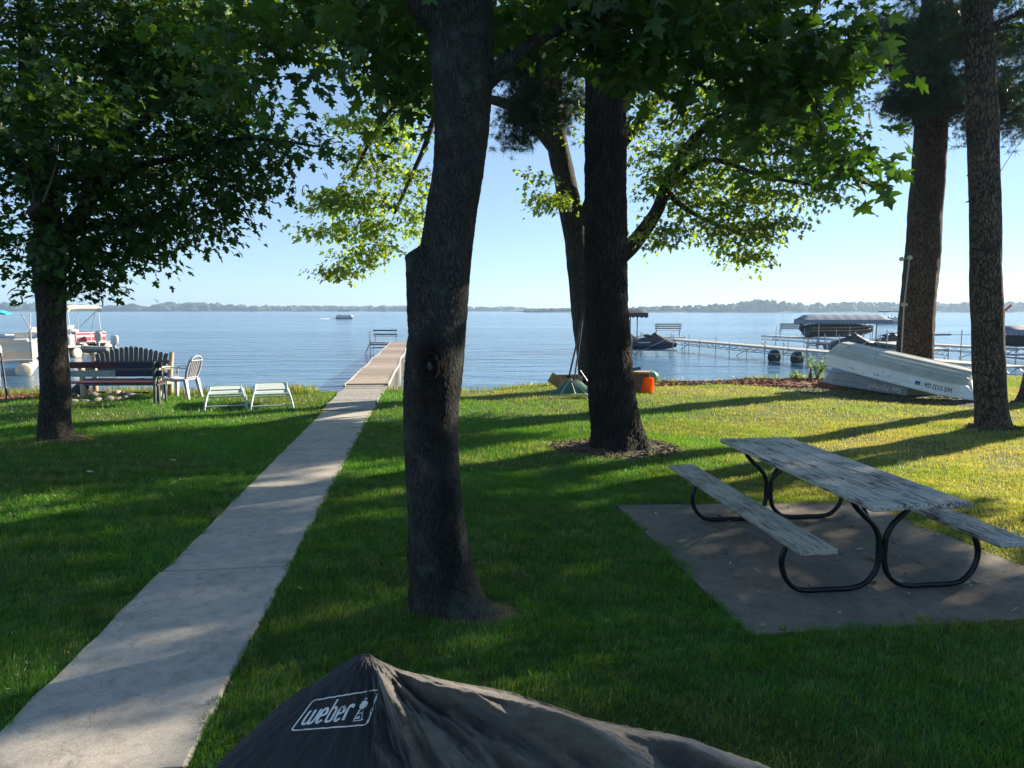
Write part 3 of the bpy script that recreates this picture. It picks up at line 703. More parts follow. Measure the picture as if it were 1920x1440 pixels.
def maple_leaves(P, outs, rg, per, size, spread, tmpl, base, flat=.35, droop=.35, center=None):
    n = len(P); rep = np.repeat(np.arange(n), per); N_ = len(rep)
    o = outs[rep].copy(); o[:, 2] *= .4; o += rg.normal(0, .05, o.shape); o /= np.linalg.norm(o, axis=1)[:, None]
    side = np.cross(o, [0, 0, 1.]); side /= np.linalg.norm(side, axis=1)[:, None] + 1e-9
    a = rg.uniform(-1.1, 1.0, N_); s = np.clip(rg.normal(0, .55, N_), -1.05, 1.05); hh = rg.normal(0, flat, N_)
    pos = P[rep] + (o * a[:, None] + side * s[:, None]) * spread; pos[:, 2] += hh * spread - .15 * spread * s ** 2
    yd = o * rg.uniform(.2, 1, N_)[:, None] + side * (np.sign(s) * rg.uniform(0, 1.1, N_))[:, None] + rg.normal(0, .3, (N_, 3)); yd[:, 2] -= droop * rg.uniform(.2, 2.2, N_)
    nd = rg.normal(0, .38, (N_, 3)); nd[:, 2] += 1.0
    sz = size * rg.uniform(.45, 1.25, N_)
    cl = (1 + .22 * snoise(pos, .5, 77, 2))[:, None] * rg.uniform(.7, 1.3, (N_, 1)); col = np.array(base)[None] * cl
    yl = (rg.uniform(0, 1, N_) < .03)[:, None]; col = np.where(yl, col * np.array([2.2, 1.5, .8]), col)
    return place_leaves(pos, yd, nd, sz, np.clip(col, 0, 1), tmpl, rg)
def ib(x, y, d, rx, ry, rd=None, w=1.0):
    p = D(x, y, d); k = d / F; return (p.x, p.y, p.z, rx * k, rd if rd else max(.6, (rx + ry) * .5 * k), ry * k, w)
def make_tree(name, label, cat, base, trunk_nodes, limbs, blobs, n_sprays, per, size, spread, tmpl, leafcol, mb_bark, mleaf, seed, nseg=48, nring=160, flare=None, lumps=(), group=None, droop=.35, rough=.03, flat=.35, extra=None):
    t = thing(name, label, cat, base, 0, group); B = np.array([base[0], base[1], base[2]])
    V, T = trunk_arrays(trunk_nodes, nseg, nring, flare, seed, rough, lumps); mesh_np('trunk', V - B, T, mb_bark, t, True)
    polys = []
    for L in limbs:
        A = catmull(L, 28); polys.append((A[:, :3], A[:, 3]))
    if polys:
        for pl1 in polys: V, T = tubes_np([pl1], 12); mesh_np('limb', V - B, T, mb_bark, t, True)
    rg = np.random.default_rng(seed + 100)
    if blobs:
        P, outs, pl = grow([trunk_nodes] + limbs, blobs, n_sprays, seed)
        V, T = tubes_np(pl, 4); mesh_np('branches', V - B, T, M['twig'], t, True)
        V, T, C = maple_leaves(P, outs, rg, per, size, spread, tmpl, leafcol, flat, droop)
        mesh_np('crown', V - B, T, mleaf, t, False, C)
    return t
TL = leaf_template(HALF); TS = leaf_template(HALF_S)
def L3(pts, d=None):
    """limb from image points (px,py,dist,width_px)"""
    out = []
    for (px, py, dd, w) in pts: p = D(px, py, dd); out.append((p.x, p.y, p.z, w / 2 * dd / F))
    return out
# --- front maple, close to the camera
fd = FT.y + .12
tn = []
for (px, py, w, dd) in [(842, 1215, 132, fd), (832, 1120, 124, fd), (822, 1020, 112, fd), (812, 900, 104, fd + .0), (808, 780, 104, fd), (815, 680, 110, fd), (823, 600, 106, fd + .02), (833, 500, 101, fd + .04), (846, 400, 96, fd + .06), (860, 310, 94, fd + .08), (868, 200, 102, fd + .1), (866, 100, 116, fd + .12), (862, 0, 122, fd + .14), (858, -160, 100, fd + .2), (850, -420, 80, fd + .3), (845, -900, 50, fd + .5)]:
    p = D(px, py, dd); tn.append((p.x, p.y, p.z, w / 2 * (dd * CP) / F))
tn[0] = (tn[0][0], tn[0][1], -.12, tn[0][3])
front_limbs = [L3([(905, 150, fd + .1, 50), (950, 120, fd + .1, 30), (1010, 75, fd + .2, 22), (1120, 30, fd + .3, 18), (1300, 20, fd + .6, 14), (1450, 90, fd + .8, 9), (1540, 220, fd + .9, 5)]),
               L3([(850, 60, fd + .1, 60), (790, 20, fd, 36), (740, -40, fd, 30), (600, -100, fd + .4, 22), (480, -80, fd + 1, 12)]),
               L3([(880, -150, fd, 50), (1050, -300, fd + .4, 34), (1300, -420, fd + .8, 20)]),
               L3([(840, -250, fd, 44), (820, -420, fd - 1.5, 30), (800, -700, fd - 3, 18)])]
fb = [ib(1130, 20, fd + .3, 150, 50, .7), ib(1320, 40, fd + .5, 180, 70, .9), ib(1480, 110, fd + .8, 110, 80, .8), ib(1480, 235, fd + .7, 95, 45, .5), ib(1575, 300, fd + .8, 60, 25, .3), ib(1380, 150, fd + .6, 100, 40, .5, .5), ib(1430, 290, fd + .7, 45, 20, .3, .5),
      ib(1190, 80, fd + .2, 100, 26, .4), ib(960, 30, fd + .5, 60, 40, .5, .6), ib(1560, 60, fd + .8, 50, 70, .4, .5),
      ib(740, 40, fd + .5, 70, 60, .6), ib(640, 10, fd + 1.2, 100, 35, .6), ib(740, 110, fd + .9, 45, 50, .4), ib(560, 80, fd + 2, 110, 40, .6, .7), ib(430, 40, fd + 2.4, 90, 50, .6), ib(600, 150, fd + 2, 45, 20, .4, .7), ib(470, 140, fd + 2.2, 70, 40, .5, .7), ib(770, 180, fd + .9, 25, 25, .3, .7),
      (-1.2, 2.2, 7.2, 3.0, 3.0, 1.4, .10), (2.0, 3.2, 7.0, 3.0, 2.6, 1.4, .12)]
ft = make_tree('maple_tree', 'tall maple with a knotted grey trunk standing closest, beside the concrete path', 'tree', (FT.x, FT.y + .12, 0), tn, front_limbs, fb, 265, 18, .128, .34, TL, (.034, .085, .016), M['bark_front'], M['leaf'], 5, 176, 620,
          flare=(.16, [(-.35, 1.5, .42), (-1.2, .8, .4), (-2.1, .5, .35), (.7, .7, .4), (2.2, .5, .5), (3.6, .5, .5)], .13), lumps=[(1.85, -1.6, .035, .15, .38), (1.85, -1.6, -.06, .05, .15), (3.02, -.9, .035, .14, .5), (.55, 3.1, .02, .08, .2), (.45, -.75, .03, .5, .25), (.6, -1.35, -.03, .7, .22)], rough=.012)
# sawn-off stub on its left side
B_ = Vector((FT.x, FT.y + .12, 0)); st = L3([(812, 660, fd, 88), (800, 590, fd - .02, 74), (790, 530, fd - .03, 58), (783, 492, fd - .04, 46), (779, 472, fd - .04, 42)])
V, T = trunk_arrays([(a - B_.x, b - B_.y, c, d) for a, b, c, d in st], 60, 90, None, 9, .02)
top = np.clip((V[:, 2] - (V[:, 2].max() - .16)) / .16, 0, 1); V[:, 2] += top * (V[:, 0] - V[-60:, 0].mean()) * .45
n = 60; cen = V[-n:].mean(0); Vc = V[-n:].copy(); V = np.vstack([V, cen + (Vc - cen) * .96 + [0, 0, .012], cen + (Vc - cen) * .5 + [0, 0, .018], cen + (Vc - cen) * .02 + [0, 0, .008]])
k0 = 89 * 60; extra_q = [[k0 + r * n + j, k0 + r * n + (j + 1) % n, k0 + (r + 1) * n + (j + 1) % n, k0 + (r + 1) * n + j] for r in range(3) for j in range(n)]
T = np.vstack([T, extra_q]); mesh_np('limb_stub', V, T, M['bark_front'], ft, True)
# knot rings
mb = MB(); kc = D(812, 682, fd); rad = .188
for rr_, tt in ((.072, .016), (.050, .012), (.030, .009)):
    pts = []
    for i in range(33):
        a = 2 * math.pi * i / 32; dx = rr_ * .72 * math.cos(a); dz = rr_ * 1.15 * math.sin(a)
        pts.append((kc.x + dx - B_.x, kc.y - math.sqrt(rad ** 2 - dx * dx) - B_.y - .022, kc.z + dz))
    mb.tube(pts, tt, 8, False)
kn = mb.build('knot', M['bark_front'], ft); mb = MB(); mb.rock((kc.x - B_.x, kc.y - rad - B_.y - .008, kc.z), (.03, .02, .045), 4, 2); mb.build('knot_hollow', M['black_paint'], kn)
# --- left maple
ld = LT.y
tn = [(LT.x, LT.y, -.1, .27), (LT.x - .01, LT.y, .35, .225)] + L3([(104, 730, ld, 52), (98, 640, ld, 49), (95, 560, ld, 50), (92, 490, ld, 52), (90, 420, ld, 46), (80, 330, ld, 40), (60, 200, ld, 36), (50, 50, ld, 30), (40, -200, ld, 22), (30, -420, ld, 12)])
ll = [L3([(92, 480, ld, 40), (160, 390, ld, 28), (190, 300, ld, 24), (215, 180, ld, 20), (235, 30, ld, 14), (240, -150, ld, 9)]),
      L3([(160, 385, ld, 20), (240, 320, ld, 15), (330, 295, ld - .2, 11), (450, 260, ld - .3, 8), (600, 275, ld - .3, 4)]),
      L3([(88, 400, ld, 28), (30, 300, ld, 20), (-60, 200, ld + .3, 14), (-180, 120, ld, 9)]),
      L3([(100, 440, ld, 24), (200, 420, ld + .5, 15), (330, 400, ld + .8, 8)]),
      L3([(190, 300, ld, 20), (300, 200, ld - .5, 14), (420, 150, ld - .8, 8)]),
      L3([(85, 420, ld, 22), (60, 400, ld - 1.4, 15), (80, 380, ld - 2.8, 9)])]
lb0 = [ib(60, 100, ld, 190, 190, 2.2), ib(260, 60, ld, 190, 150, 2.0), ib(60, 320, ld, 170, 160, 2.2), ib(230, 330, ld, 180, 120, 2.0), ib(390, 210, ld - .3, 150, 120, 1.6), ib(440, 320, ld - .2, 110, 62, 1.2), ib(560, 275, ld - .3, 90, 38, .7), ib(640, 278, ld - .3, 45, 18, .4, .9),
      ib(130, 460, ld, 130, 70, 1.5), ib(300, 420, ld + .3, 130, 62, 1.1), ib(420, 385, ld, 65, 55, .7), ib(45, 520, ld, 60, 45, .7, .5), ib(155, 530, ld + .2, 85, 45, .9, .9), ib(230, 480, ld, 70, 50, .8, .9), ib(350, 110, ld, 120, 110, 1.3), (LT.x - 2.6, ld - 1, 5.0, 2.2, 2.5, 2.2, .8), (LT.x + .5, ld - .5, 8.0, 3.4, 3.0, 1.9, .35),
      ib(100, 200, ld - 2.4, 160, 130, 1.4, .7), ib(300, 250, ld + 1.6, 170, 120, 1.2, .7)]
k_ = 26 * ld / F
lb = [(a_[0], a_[1], a_[2], max(.12, a_[3] - k_), a_[4], max(.08, a_[5] - k_), a_[6]) for a_ in lb0]
make_tree('maple_tree', 'maple with a dark narrow trunk and dense low crown standing left of the concrete path', 'tree', (LT.x, LT.y, 0), tn, ll, lb, 1650, 17, .13, .40, TS, (.028, .072, .015), M['bark_left'], M['leaf'], 15, 48, 200,
          flare=(.14, [(-.5, .9, .5), (2.6, .6, .5), (-2.2, .5, .4), (1.2, .6, .4)], .10), rough=.03)
# --- big dark maple trunk in the middle right
bd = BT.y
tn = [(BT.x, BT.y, -.15, .40), (BT.x - .015, BT.y, .25, .345)] + L3([(1147, 740, bd, 88), (1141, 640, bd, 82), (1137, 540, bd, 80), (1135, 430, bd, 78), (1135, 320, bd, 77), (1136, 200, bd, 78), (1138, 80, bd, 74), (1140, -100, bd, 66), (1140, -300, bd, 55), (1140, -600, bd, 30)])
blimb = [L3([(1160, 180, bd, 30), (1200, 60, bd, 26), (1260, -80, bd, 20), (1350, -250, bd, 12)]), L3([(1120, 30, bd, 34), (1050, -60, bd, 24), (950, -180, bd, 12)]), L3([(1140, -100, bd, 40), (1250, -230, bd - 1.5, 22), (1400, -320, bd - 3, 10)])]
bb = [(BT.x - 1.8, bd, 7.6, 2.6, 2.4, 1.5, .6), (BT.x + 2.2, bd, 7.9, 2.8, 2.4, 1.6, .7), (BT.x, bd, 10, 3.4, 3.0, 2, .5), ib(1040, -40, bd, 150, 50, 1.6, .8), ib(1300, -60, bd, 180, 60, 1.6, .8)]
make_tree('maple_tree', 'thick straight furrowed trunk of the maple between the first trunk and the picnic table', 'tree', (BT.x, BT.y, 0), tn, blimb, bb, 750, 15, .14, .45, TS, (.026, .065, .014), M['bark_dark'], M['leaf'], 25, 150, 420,
          flare=(.26, [(-.4, 1.1, .40), (-1.5, .7, .35), (.6, .6, .4), (-2.6, .35, .4), (1.8, .5, .5), (3.1, .5, .5)], .17), rough=.02)
# --- leaning maple by the shore with the wide yellow-green crown
md = BM.y; m_ = md
tn = [(D(1118, 735, md).x, md, -.15, .42)] + L3([(1112, 690, md, 56), (1102, 620, md, 52), (1090, 540, md, 46), (1083, 470, md, 44), (1068, 380, md, 42), (1052, 300, md, 40), (1038, 230, md, 38), (1020, 130, md, 34), (1005, 20, md, 28), (990, -120, md, 20), (980, -250, md, 10)])
ml = [L3([(1105, 600, md, 44), (1150, 500, md - .4, 34), (1190, 455, md - .8, 30), (1232, 395, md - 1.0, 24), (1256, 330, md - 1.2, 20), (1310, 250, md - 1.4, 14), (1400, 190, md - 1.6, 8)]),
      L3([(1080, 450, md, 30), (1140, 310, md, 26), (1190, 240, md - .2, 20), (1240, 175, md - .4, 16), (1330, 90, md - .6, 12), (1440, 20, md, 8)]),
      L3([(1250, 350, md - 1.2, 14), (1330, 300, md - 1.4, 10), (1430, 330, md - 1.6, 7), (1540, 350, md - 1.6, 4)]),
      L3([(1250, 360, md - 1.2, 14), (1300, 400, md - 1.2, 8), (1390, 440, md - 1.2, 5)]),
      L3([(1050, 290, md, 26), (960, 200, md - .6, 18), (840, 190, md - 1.0, 13), (790, 290, md - 1.2, 9), (740, 400, md - 1.4, 5)]),
      L3([(840, 190, md - 1, 12), (740, 200, md - 1.2, 9), (660, 330, md - 1.4, 5)]),
      L3([(1030, 200, md, 24), (930, 60, md - .6, 16), (780, 0, md - 1, 12), (600, 0, md - 1.4, 7), (450, 20, md - 1.5, 4)])]
def bl(x, y, rx, ry, w=1., dd=0): return ib(x, y, md - 1.2 + dd, rx, ry, None, w)
mbb = [bl(1270, 270, 110, 90), bl(1380, 330, 120, 80), bl(1330, 400, 100, 45), bl(1240, 440, 60, 28), bl(1400, 445, 75, 28), bl(1398, 484, 34, 12, 1.6), bl(1500, 350, 90, 45), bl(1530, 260, 90, 70), bl(1440, 160, 150, 110), bl(1280, 130, 120, 110), bl(1580, 130, 60, 90, .8), bl(1450, 420, 50, 18), bl(1240, 340, 60, 60), bl(1420, 240, 110, 70), bl(1350, 20, 200, 70, .8),
       bl(1030, 375, 45, 14, 1.3), bl(1010, 330, 30, 20, .6), bl(1100, 210, 60, 60, .6),
       bl(730, 240, 80, 45), bl(660, 230, 35, 12, 1.2), bl(700, 310, 80, 35), bl(780, 340, 35, 30, .9), bl(640, 370, 60, 22, 1.1), bl(700, 380, 60, 25), bl(620, 435, 60, 17, 1.2), bl(700, 430, 55, 20, 1.1), bl(660, 485, 55, 14, 1.2), bl(630, 512, 40, 10, 1.4), bl(700, 465, 50, 13), bl(790, 410, 20, 30, .7), bl(740, 150, 90, 60, .8), bl(640, 60, 110, 60, .7), bl(420, 40, 80, 45, .7), bl(560, 30, 90, 40, .6), bl(800, 60, 90, 80, .7), bl(980, 60, 90, 60, .7), bl(620, 385, 40, 15), (BM.x + .5, BM.y, 11.0, 4.6, 4, 1.8, .35), (-3.5, BM.y - 1, 10.0, 4.0, 3.6, 1.5, .4), (-7.5, BM.y - 1, 9.6, 2.6, 3.0, 1.2, .4)]
make_tree('maple_tree', 'leaning maple by the shore with wide sunlit yellow green crown', 'tree', (BM.x, BM.y, 0), tn, ml, mbb, 2900, 14, .122, .37, TS, (.078, .112, .022), M['bark_back'], M['leaf_far'], 35, 44, 200,
          flare=(.3, [(-1, .8, .5), (2, .6, .5)], .15), rough=.035, flat=.16, droop=.45)
# --- pines
def needles(P, rg, per, length, width, base):
    n = len(P); rep = np.repeat(np.arange(n), per); N_ = len(rep)
    ax = rg.normal(size=(n, 3)); ax[:, 2] += .3; ax /= np.linalg.norm(ax, axis=1)[:, None]
    d = rg.normal(size=(N_, 3)); d /= np.linalg.norm(d, axis=1)[:, None]; d = d * .9 + ax[rep] * .75; d /= np.linalg.norm(d, axis=1)[:, None]; d[:, 2] -= .12
    p0 = P[rep] + rg.normal(0, .012, (N_, 3)); w = np.cross(d, rg.normal(size=(N_, 3))); w /= np.linalg.norm(w, axis=1)[:, None] + 1e-9
    L = (length * rg.uniform(.7, 1.2, N_))[:, None]
    V = np.stack([p0 - w * width / 2, p0 + w * width / 2, p0 + d * L], 1).reshape(-1, 3); T = np.arange(N_ * 3).reshape(-1, 3)
    col = np.array(base)[None] * rg.uniform(.6, 1.4, (N_, 1)); return V, T, np.repeat(col, 3, axis=0)
def make_pine(name, label, base, nodes, limbs, blobs, n, tufts, seed, mbk, nlen=.11, nwid=.0055, per=26, flare=None, nseg=48, lumps=()):
    t = thing(name, label, 'tree', base); B = np.array([base[0], base[1], 0.])
    V, T = trunk_arrays(nodes, nseg, 220, flare, seed, .03, lumps); mesh_np('trunk', V - B, T, mbk, t, True)
    polys = [(catmull(L, 20)[:, :3], catmull(L, 20)[:, 3]) for L in limbs]
    for pl1 in polys: V, T = tubes_np([pl1], 8); mesh_np('limb', V - B, T, mbk, t, True)
    if blobs:
        P, outs, pl = grow([nodes] + limbs, blobs, n, seed); V, T = tubes_np(pl, 4); mesh_np('branches', V - B, T, M['twig'], t, True)
        rg = np.random.default_rng(seed + 9); rep = np.repeat(np.arange(len(P)), tufts)
        o = outs[rep]; Q = P[rep] + o * rg.uniform(-.28, .2, (len(rep), 1)) + rg.normal(0, .10, (len(rep), 3)) * np.array([1, 1, .6])
        V, T, C = needles(Q, rg, per, nlen, nwid, (.028, .055, .028)); mesh_np('crown', V - B, T, M['needle'], t, False, C)
    return t
d1 = P1.y
n1 = [(P1.x - .12, d1, -.2, .48), (P1.x, d1, .2, .44)] + L3([(1716, 640, d1, 62), (1722, 560, d1, 59), (1729, 480, d1, 58), (1733, 400, d1, 56), (1740, 330, d1, 55), (1744, 260, d1, 54), (1746, 180, d1, 52), (1750, 80, d1, 48), (1756, -60, d1, 42), (1760, -300, d1, 26), (1762, -480, d1, 10)])
def pl_(x, y, rx, ry, w=1., d=None, rd=None): return ib(x, y, d or d1, rx, ry, rd, w)
lp = [L3([(1748, 120, d1, 16), (1690, 100, d1 - .6, 10), (1650, 110, d1 - 1, 6)]), L3([(1748, 200, d1, 14), (1700, 190, d1 - .6, 9), (1655, 200, d1 - .9, 5)]), L3([(1748, 90, d1, 14), (1830, 60, d1 - .5, 10), (1910, 50, d1 - .8, 6)]), L3([(1744, 210, d1, 14), (1800, 200, d1 - .6, 9), (1880, 200, d1 - .8, 5)])]
pb1 = [pl_(1700, 60, 60, 45), pl_(1670, 100, 45, 22), pl_(1720, 130, 70, 28, 1.4), pl_(1690, 190, 45, 20, 1.3), pl_(1740, 215, 65, 24, 1.5), pl_(1750, 60, 70, 70, 1., d1 - .8), pl_(1745, 170, 70, 50, 1.3, d1 - .9), pl_(1800, 180, 60, 45, 1.3), pl_(1800, 70, 60, 60, 1.2), pl_(1890, 90, 60, 45, 1.2), pl_(1880, 180, 60, 45, 1.3), pl_(1840, 235, 60, 16, 1.), pl_(1740, -60, 170, 60, .45), pl_(1740, -220, 120, 60, .2), pl_(1640, 60, 30, 18, .7), pl_(1920, 230, 50, 20, .6)]
make_pine('pine_tree', 'thick leaning pine rising behind the two overturned boats', (P1.x, P1.y, 0), n1, lp, pb1, 1250, 7, 51, M['bark_pine_far'], .17, .009, 24, (.3, [(0, .6, .6), (-2, .6, .5)], .12))
d2 = P2.y
n2 = [(P2.x + .03, d2, -.1, .29), (P2.x, d2, .2, .255)] + L3([(1857, 740, d2, 53), (1853, 650, d2, 52), (1850, 560, d2, 52), (1848, 460, d2, 51), (1846, 360, d2, 50), (1843, 260, d2, 49), (1838, 140, d2, 48), (1832, 20, d2, 46), (1826, -120, d2, 42), (1815, -400, d2, 34), (1808, -700, d2, 20), (1805, -900, d2, 8)])
l2 = [L3([(1825, 330, d2, 5), (1818, 330, d2 - .1, 3), (1812, 329, d2 - .1, 1.5)]), L3([(1828, 378, d2, 5), (1818, 377, d2, 3), (1810, 380, d2, 1.5)]), L3([(1862, 322, d2, 5), (1876, 321, d2, 1.5)]), L3([(1832, 62, d2, 14), (1900, 30, d2 - .3, 9), (1990, 0, d2 - .5, 5)]), L3([(1828, 60, d2, 12), (1790, 55, d2 - .3, 5)])]
pb2 = [(P2.x - .6, d2 + .6, 7.0, 1.8, 1.8, .9, 1.), (P2.x + 1.5, d2 - .2, 6.2, 1.4, 1.4, .7, 1.), (P2.x, d2, 9.0, 2.0, 2.0, 1.6, .8), (P2.x + 2.6, d2 + .5, 4.9, .9, .9, .45, .9), pl_(1930, 130, 55, 50, .8, d2), pl_(1900, 255, 25, 10, .5, d2), pl_(1815, 265, 18, 12, .4, d2)]
make_pine('pine_tree', 'slim straight pine with scaly bark right of the overturned boats', (P2.x, P2.y, 0), n2, l2, pb2, 600, 6, 61, M['bark_pine'], .13, .006, 24, (.22, [(-.2, .7, .5), (-2.2, .4, .5), (1.6, .5, .5)], .09), 56)
d3 = 15.6; p3 = D(1936, 745, d3)
n3 = [(p3.x, d3, -.1, .33), (p3.x + .06, d3, .3, .28), (p3.x + .3, d3, 2.5, .25), (p3.x + .5, d3, 5, .22), (p3.x + .6, d3, 8, .15), (p3.x + .6, d3, 10, .06)]
make_pine('pine_tree', 'reddish trunk base cut off by the right edge of the photo', (p3.x, d3, 0), n3, [], [(p3.x + .6, d3, 7.2, 2.2, 2.2, 1.2, 1.), (p3.x + .6, d3, 9, 1.8, 1.8, 1.2, 1.)], 200, 5, 71, M['bark_pine'], .16, .009, 18, (.2, [(3.0, .9, .6)], .08))
# white pine bough behind the front trunk
wd = 12.5
wp = [(3.3, 13.6, -.1, .3)] if False else None
wx = D(1010, 140, wd)
pb3 = [ib(1000, 150, wd, 55, 60, .7), ib(985, 215, wd, 40, 45, .5), ib(970, 255, wd, 30, 20, .35, .8), ib(1045, 180, wd, 50, 60, .6), ib(1010, 80, wd, 80, 50, .8), ib(960, 90, wd, 50, 60, .6)]
make_pine('pine_tree', 'dark needled pine bough hanging in the fork beside the leaning maple', (D(1118, 735, 14.2).x, 14.2, 0), [(D(1122, 735, 14.2).x, 14.2, -.1, .2), (D(1122, 500, 14.2).x, 14.2, 2.6, .17), (D(1125, 300, 14.2).x, 14.2, 5, .13), (D(1128, 100, 14.2).x, 14.2, 7.4, .09), (D(1130, -100, 14.2).x, 14.2, 9.8, .04)],
          [L3([(1125, 160, 14.2, 14), (1060, 120, 13.4, 10), (1000, 130, 12.8, 6)]), L3([(1125, 210, 14.2, 12), (1060, 190, 13.3, 8), (1000, 220, 12.7, 4)]), L3([(1125, 60, 14.2, 12), (1060, 60, 13.3, 8), (990, 70, 12.7, 4)])], pb3, 420, 8, 81, M['bark_dark'], .13, .007, 26)
# ================================================================== picnic table
# axes: u = along the table (away from the camera), v = to the right
tO = G(1668, 1108); az = R(-6.4); tu = Vector((math.sin(az), math.cos(az), 0)); tv = Vector((math.cos(az), -math.sin(az), 0))
table = thing('picnic_table', 'weathered picnic table with flaking white boards and bent black pipe legs on the concrete pad', 'picnic table', (tO.x, tO.y, .014), -az)
# local frame: x right, y away
TL_, TW = 2.50, .72; y0 = -.40; TH = .75
def board(mb, xc, w, ya, yb, z, th=.04, n=1):
    mb.box((xc, (ya + yb) / 2, z), (w, yb - ya, th), Matrix.Rotation(random.uniform(-.004, .004), 3, 'Y'), .006)
xt = -.08
def rotwood(m):    # boards run along local y
    mm = m.copy()
    for nd in mm.node_tree.nodes:
        if nd.type == 'MAPPING': s = nd.inputs['Scale'].default_value; nd.inputs['Scale'].default_value = (s[1], s[0], s[2])
    return mm
tw_ = rotwood(M['table_wood']); bw_ = rotwood(M['bench_wood'])
for i in range(3):
    mb = MB(); board(mb, xt + (i - 1) * .245, .231, y0 + random.uniform(-.01, .01), y0 + TL_ + random.uniform(-.01, .01), TH - .02 + i * .001); mb.build('table_board', tw_, table)
SW = .265
mb = MB(); board(mb, xt - .715, SW, y0 + .0, y0 + TL_ + .12, .445); mb.build('seat', bw_, table)
mb = MB(); board(mb, xt + .715, SW, y0 + .0, y0 + TL_ + .12, .445); mb.build('seat', tw_, table)
for yf in (0.0, 1.76):
    mb = MB(); pr = .021
    for s in (-1, 1):
        # one bent pipe each side: seat end, round the bottom, up the middle, out to the table top
        P_ = [(.70, .425), (.735, .36), (.765, .25), (.735, .13), (.655, .045), (.56, .022), (.40, .022), (.24, .022), (.13, .05), (.055, .12), (.026, .21), (.024, .32), (.03, .40), (.075, .49), (.16, .57), (.225, .64), (.25, .71)]
        C = catmull([(xt + s * a, yf, b) for a, b in P_], 70); mb.tube([tuple(c) for c in C], pr, 12)
    mb.box((xt, yf, .27), (.03, .03, .13))
    mb.build('frame', M['iron'], table)
    mb = MB(); mb.box((xt, yf, .70), (.60, .04, .012)); mb.build('crossbar', M['iron'], table)
mb = MB(); mb.tube([(xt - .02, .02, .40), (xt, .42, .69)], .013, 8); mb.tube([(xt + .02, 1.74, .40), (xt, 1.32, .69)], .013, 8); mb.build('brace', M['iron'], table)
mb = MB()
for yy in (0.0, 1.76):
    for s in (-1, 1): mb.box((xt + s * .715, yy, .415), (.20, .04, .012))
mb.build('bracket', M['iron'], table)
# ================================================================== covered grill
SIL = [(330, 1600, 1.72), (372, 1480, 1.74), (400, 1440, 1.75), (470, 1372, 1.76), (540, 1312, 1.77), (600, 1273, 1.775), (640, 1247, 1.78), (668, 1231, 1.78), (690, 1228, 1.78), (712, 1238, 1.78), (745, 1253, 1.79), (790, 1264, 1.80), (850, 1277, 1.81), (930, 1292, 1.82), (1010, 1315, 1.83), (1090, 1342, 1.84), (1180, 1363, 1.85), (1270, 1379, 1.86), (1340, 1402, 1.86), (1400, 1422, 1.86), (1450, 1442, 1.86), (1510, 1490, 1.85), (1560, 1600, 1.84)]
cov = thing('grill_cover', 'black fabric cover with white logo draped over a barbecue grill at the bottom edge', 'grill cover', (0, 1.7, 0))
sil = np.array([tuple(D(a, b, c)) for a, b, c in SIL]); NS, NT = 420, 260
# even resample along x
ridge = catmull(sil, NS)
prof = [(0, 0), (.05, -.016), (.12, -.07), (.19, -.16), (.25, -.30), (.30, -.55), (.33, -1.0)]   # (toward camera, drop)
pk = np.array([(-.0, 0), (.03, -.022), (.075, -.085), (.125, -.19), (.18, -.33), (.25, -.58), (.30, -1.0)])
pr_ = np.array(prof); tt = np.linspace(0, 1, NT) ** 1.15
pa = catmull(pk, 400); cum = np.concatenate([[0], np.cumsum(np.linalg.norm(np.diff(pa, axis=0), axis=1))]); cum /= cum[-1]
py_ = np.interp(tt, cum, pa[:, 0]); pz_ = np.interp(tt, cum, pa[:, 1])
xr = ridge[:, 0]; px_k = -.385
front = np.zeros((NS, NT, 3)); fl = np.clip((ridge[:, 2] - .05) / 1.0, .05, None)
# fan outwards at the ends so that the cover wraps the grill box
for j in range(NT):
    e = np.clip((xr - (-.42)) / .02, -1, 1)
    front[:, j, 0] = xr + .10 * pz_[j] * -np.clip((xr + .385) / .5, -1, 1) * np.where(xr < -.385, .9, .35)
    front[:, j, 1] = ridge[:, 1] - py_[j] * (1.0 + .55 * np.clip((xr + .385) / 1.0, 0, 1)) * np.where(xr < -.45, np.clip(1 + (xr + .45) * 1.6, .3, 1), 1)
    front[:, j, 2] = ridge[:, 2] + pz_[j] * fl
def pxof(P):
    x, y, z = P[..., 0], P[..., 1], P[..., 2] - H; dz = y * CP - z * SP; return 960 + F * x / dz, 720 - F * (y * SP + z * CP) / dz
PX, PY = pxof(front)
def pl_dist(PX, PY, line):
    best = np.full(PX.shape, 1e9); tb = np.zeros(PX.shape)
    L = catmull(line, 60)
    for i in range(len(L) - 1):
        a, b = L[i], L[i + 1]; ab = b - a; t = np.clip(((PX - a[0]) * ab[0] + (PY - a[1]) * ab[1]) / (ab @ ab + 1e-9), 0, 1)
        d = np.hypot(PX - a[0] - t * ab[0], PY - a[1] - t * ab[1]); sgn = np.sign((PX - a[0]) * ab[1] - (PY - a[1]) * ab[0]); k = d < np.abs(best)
        best = np.where(k, d * sgn, best); tb = np.where(k, (i + t) / len(L), tb)
    return best, tb
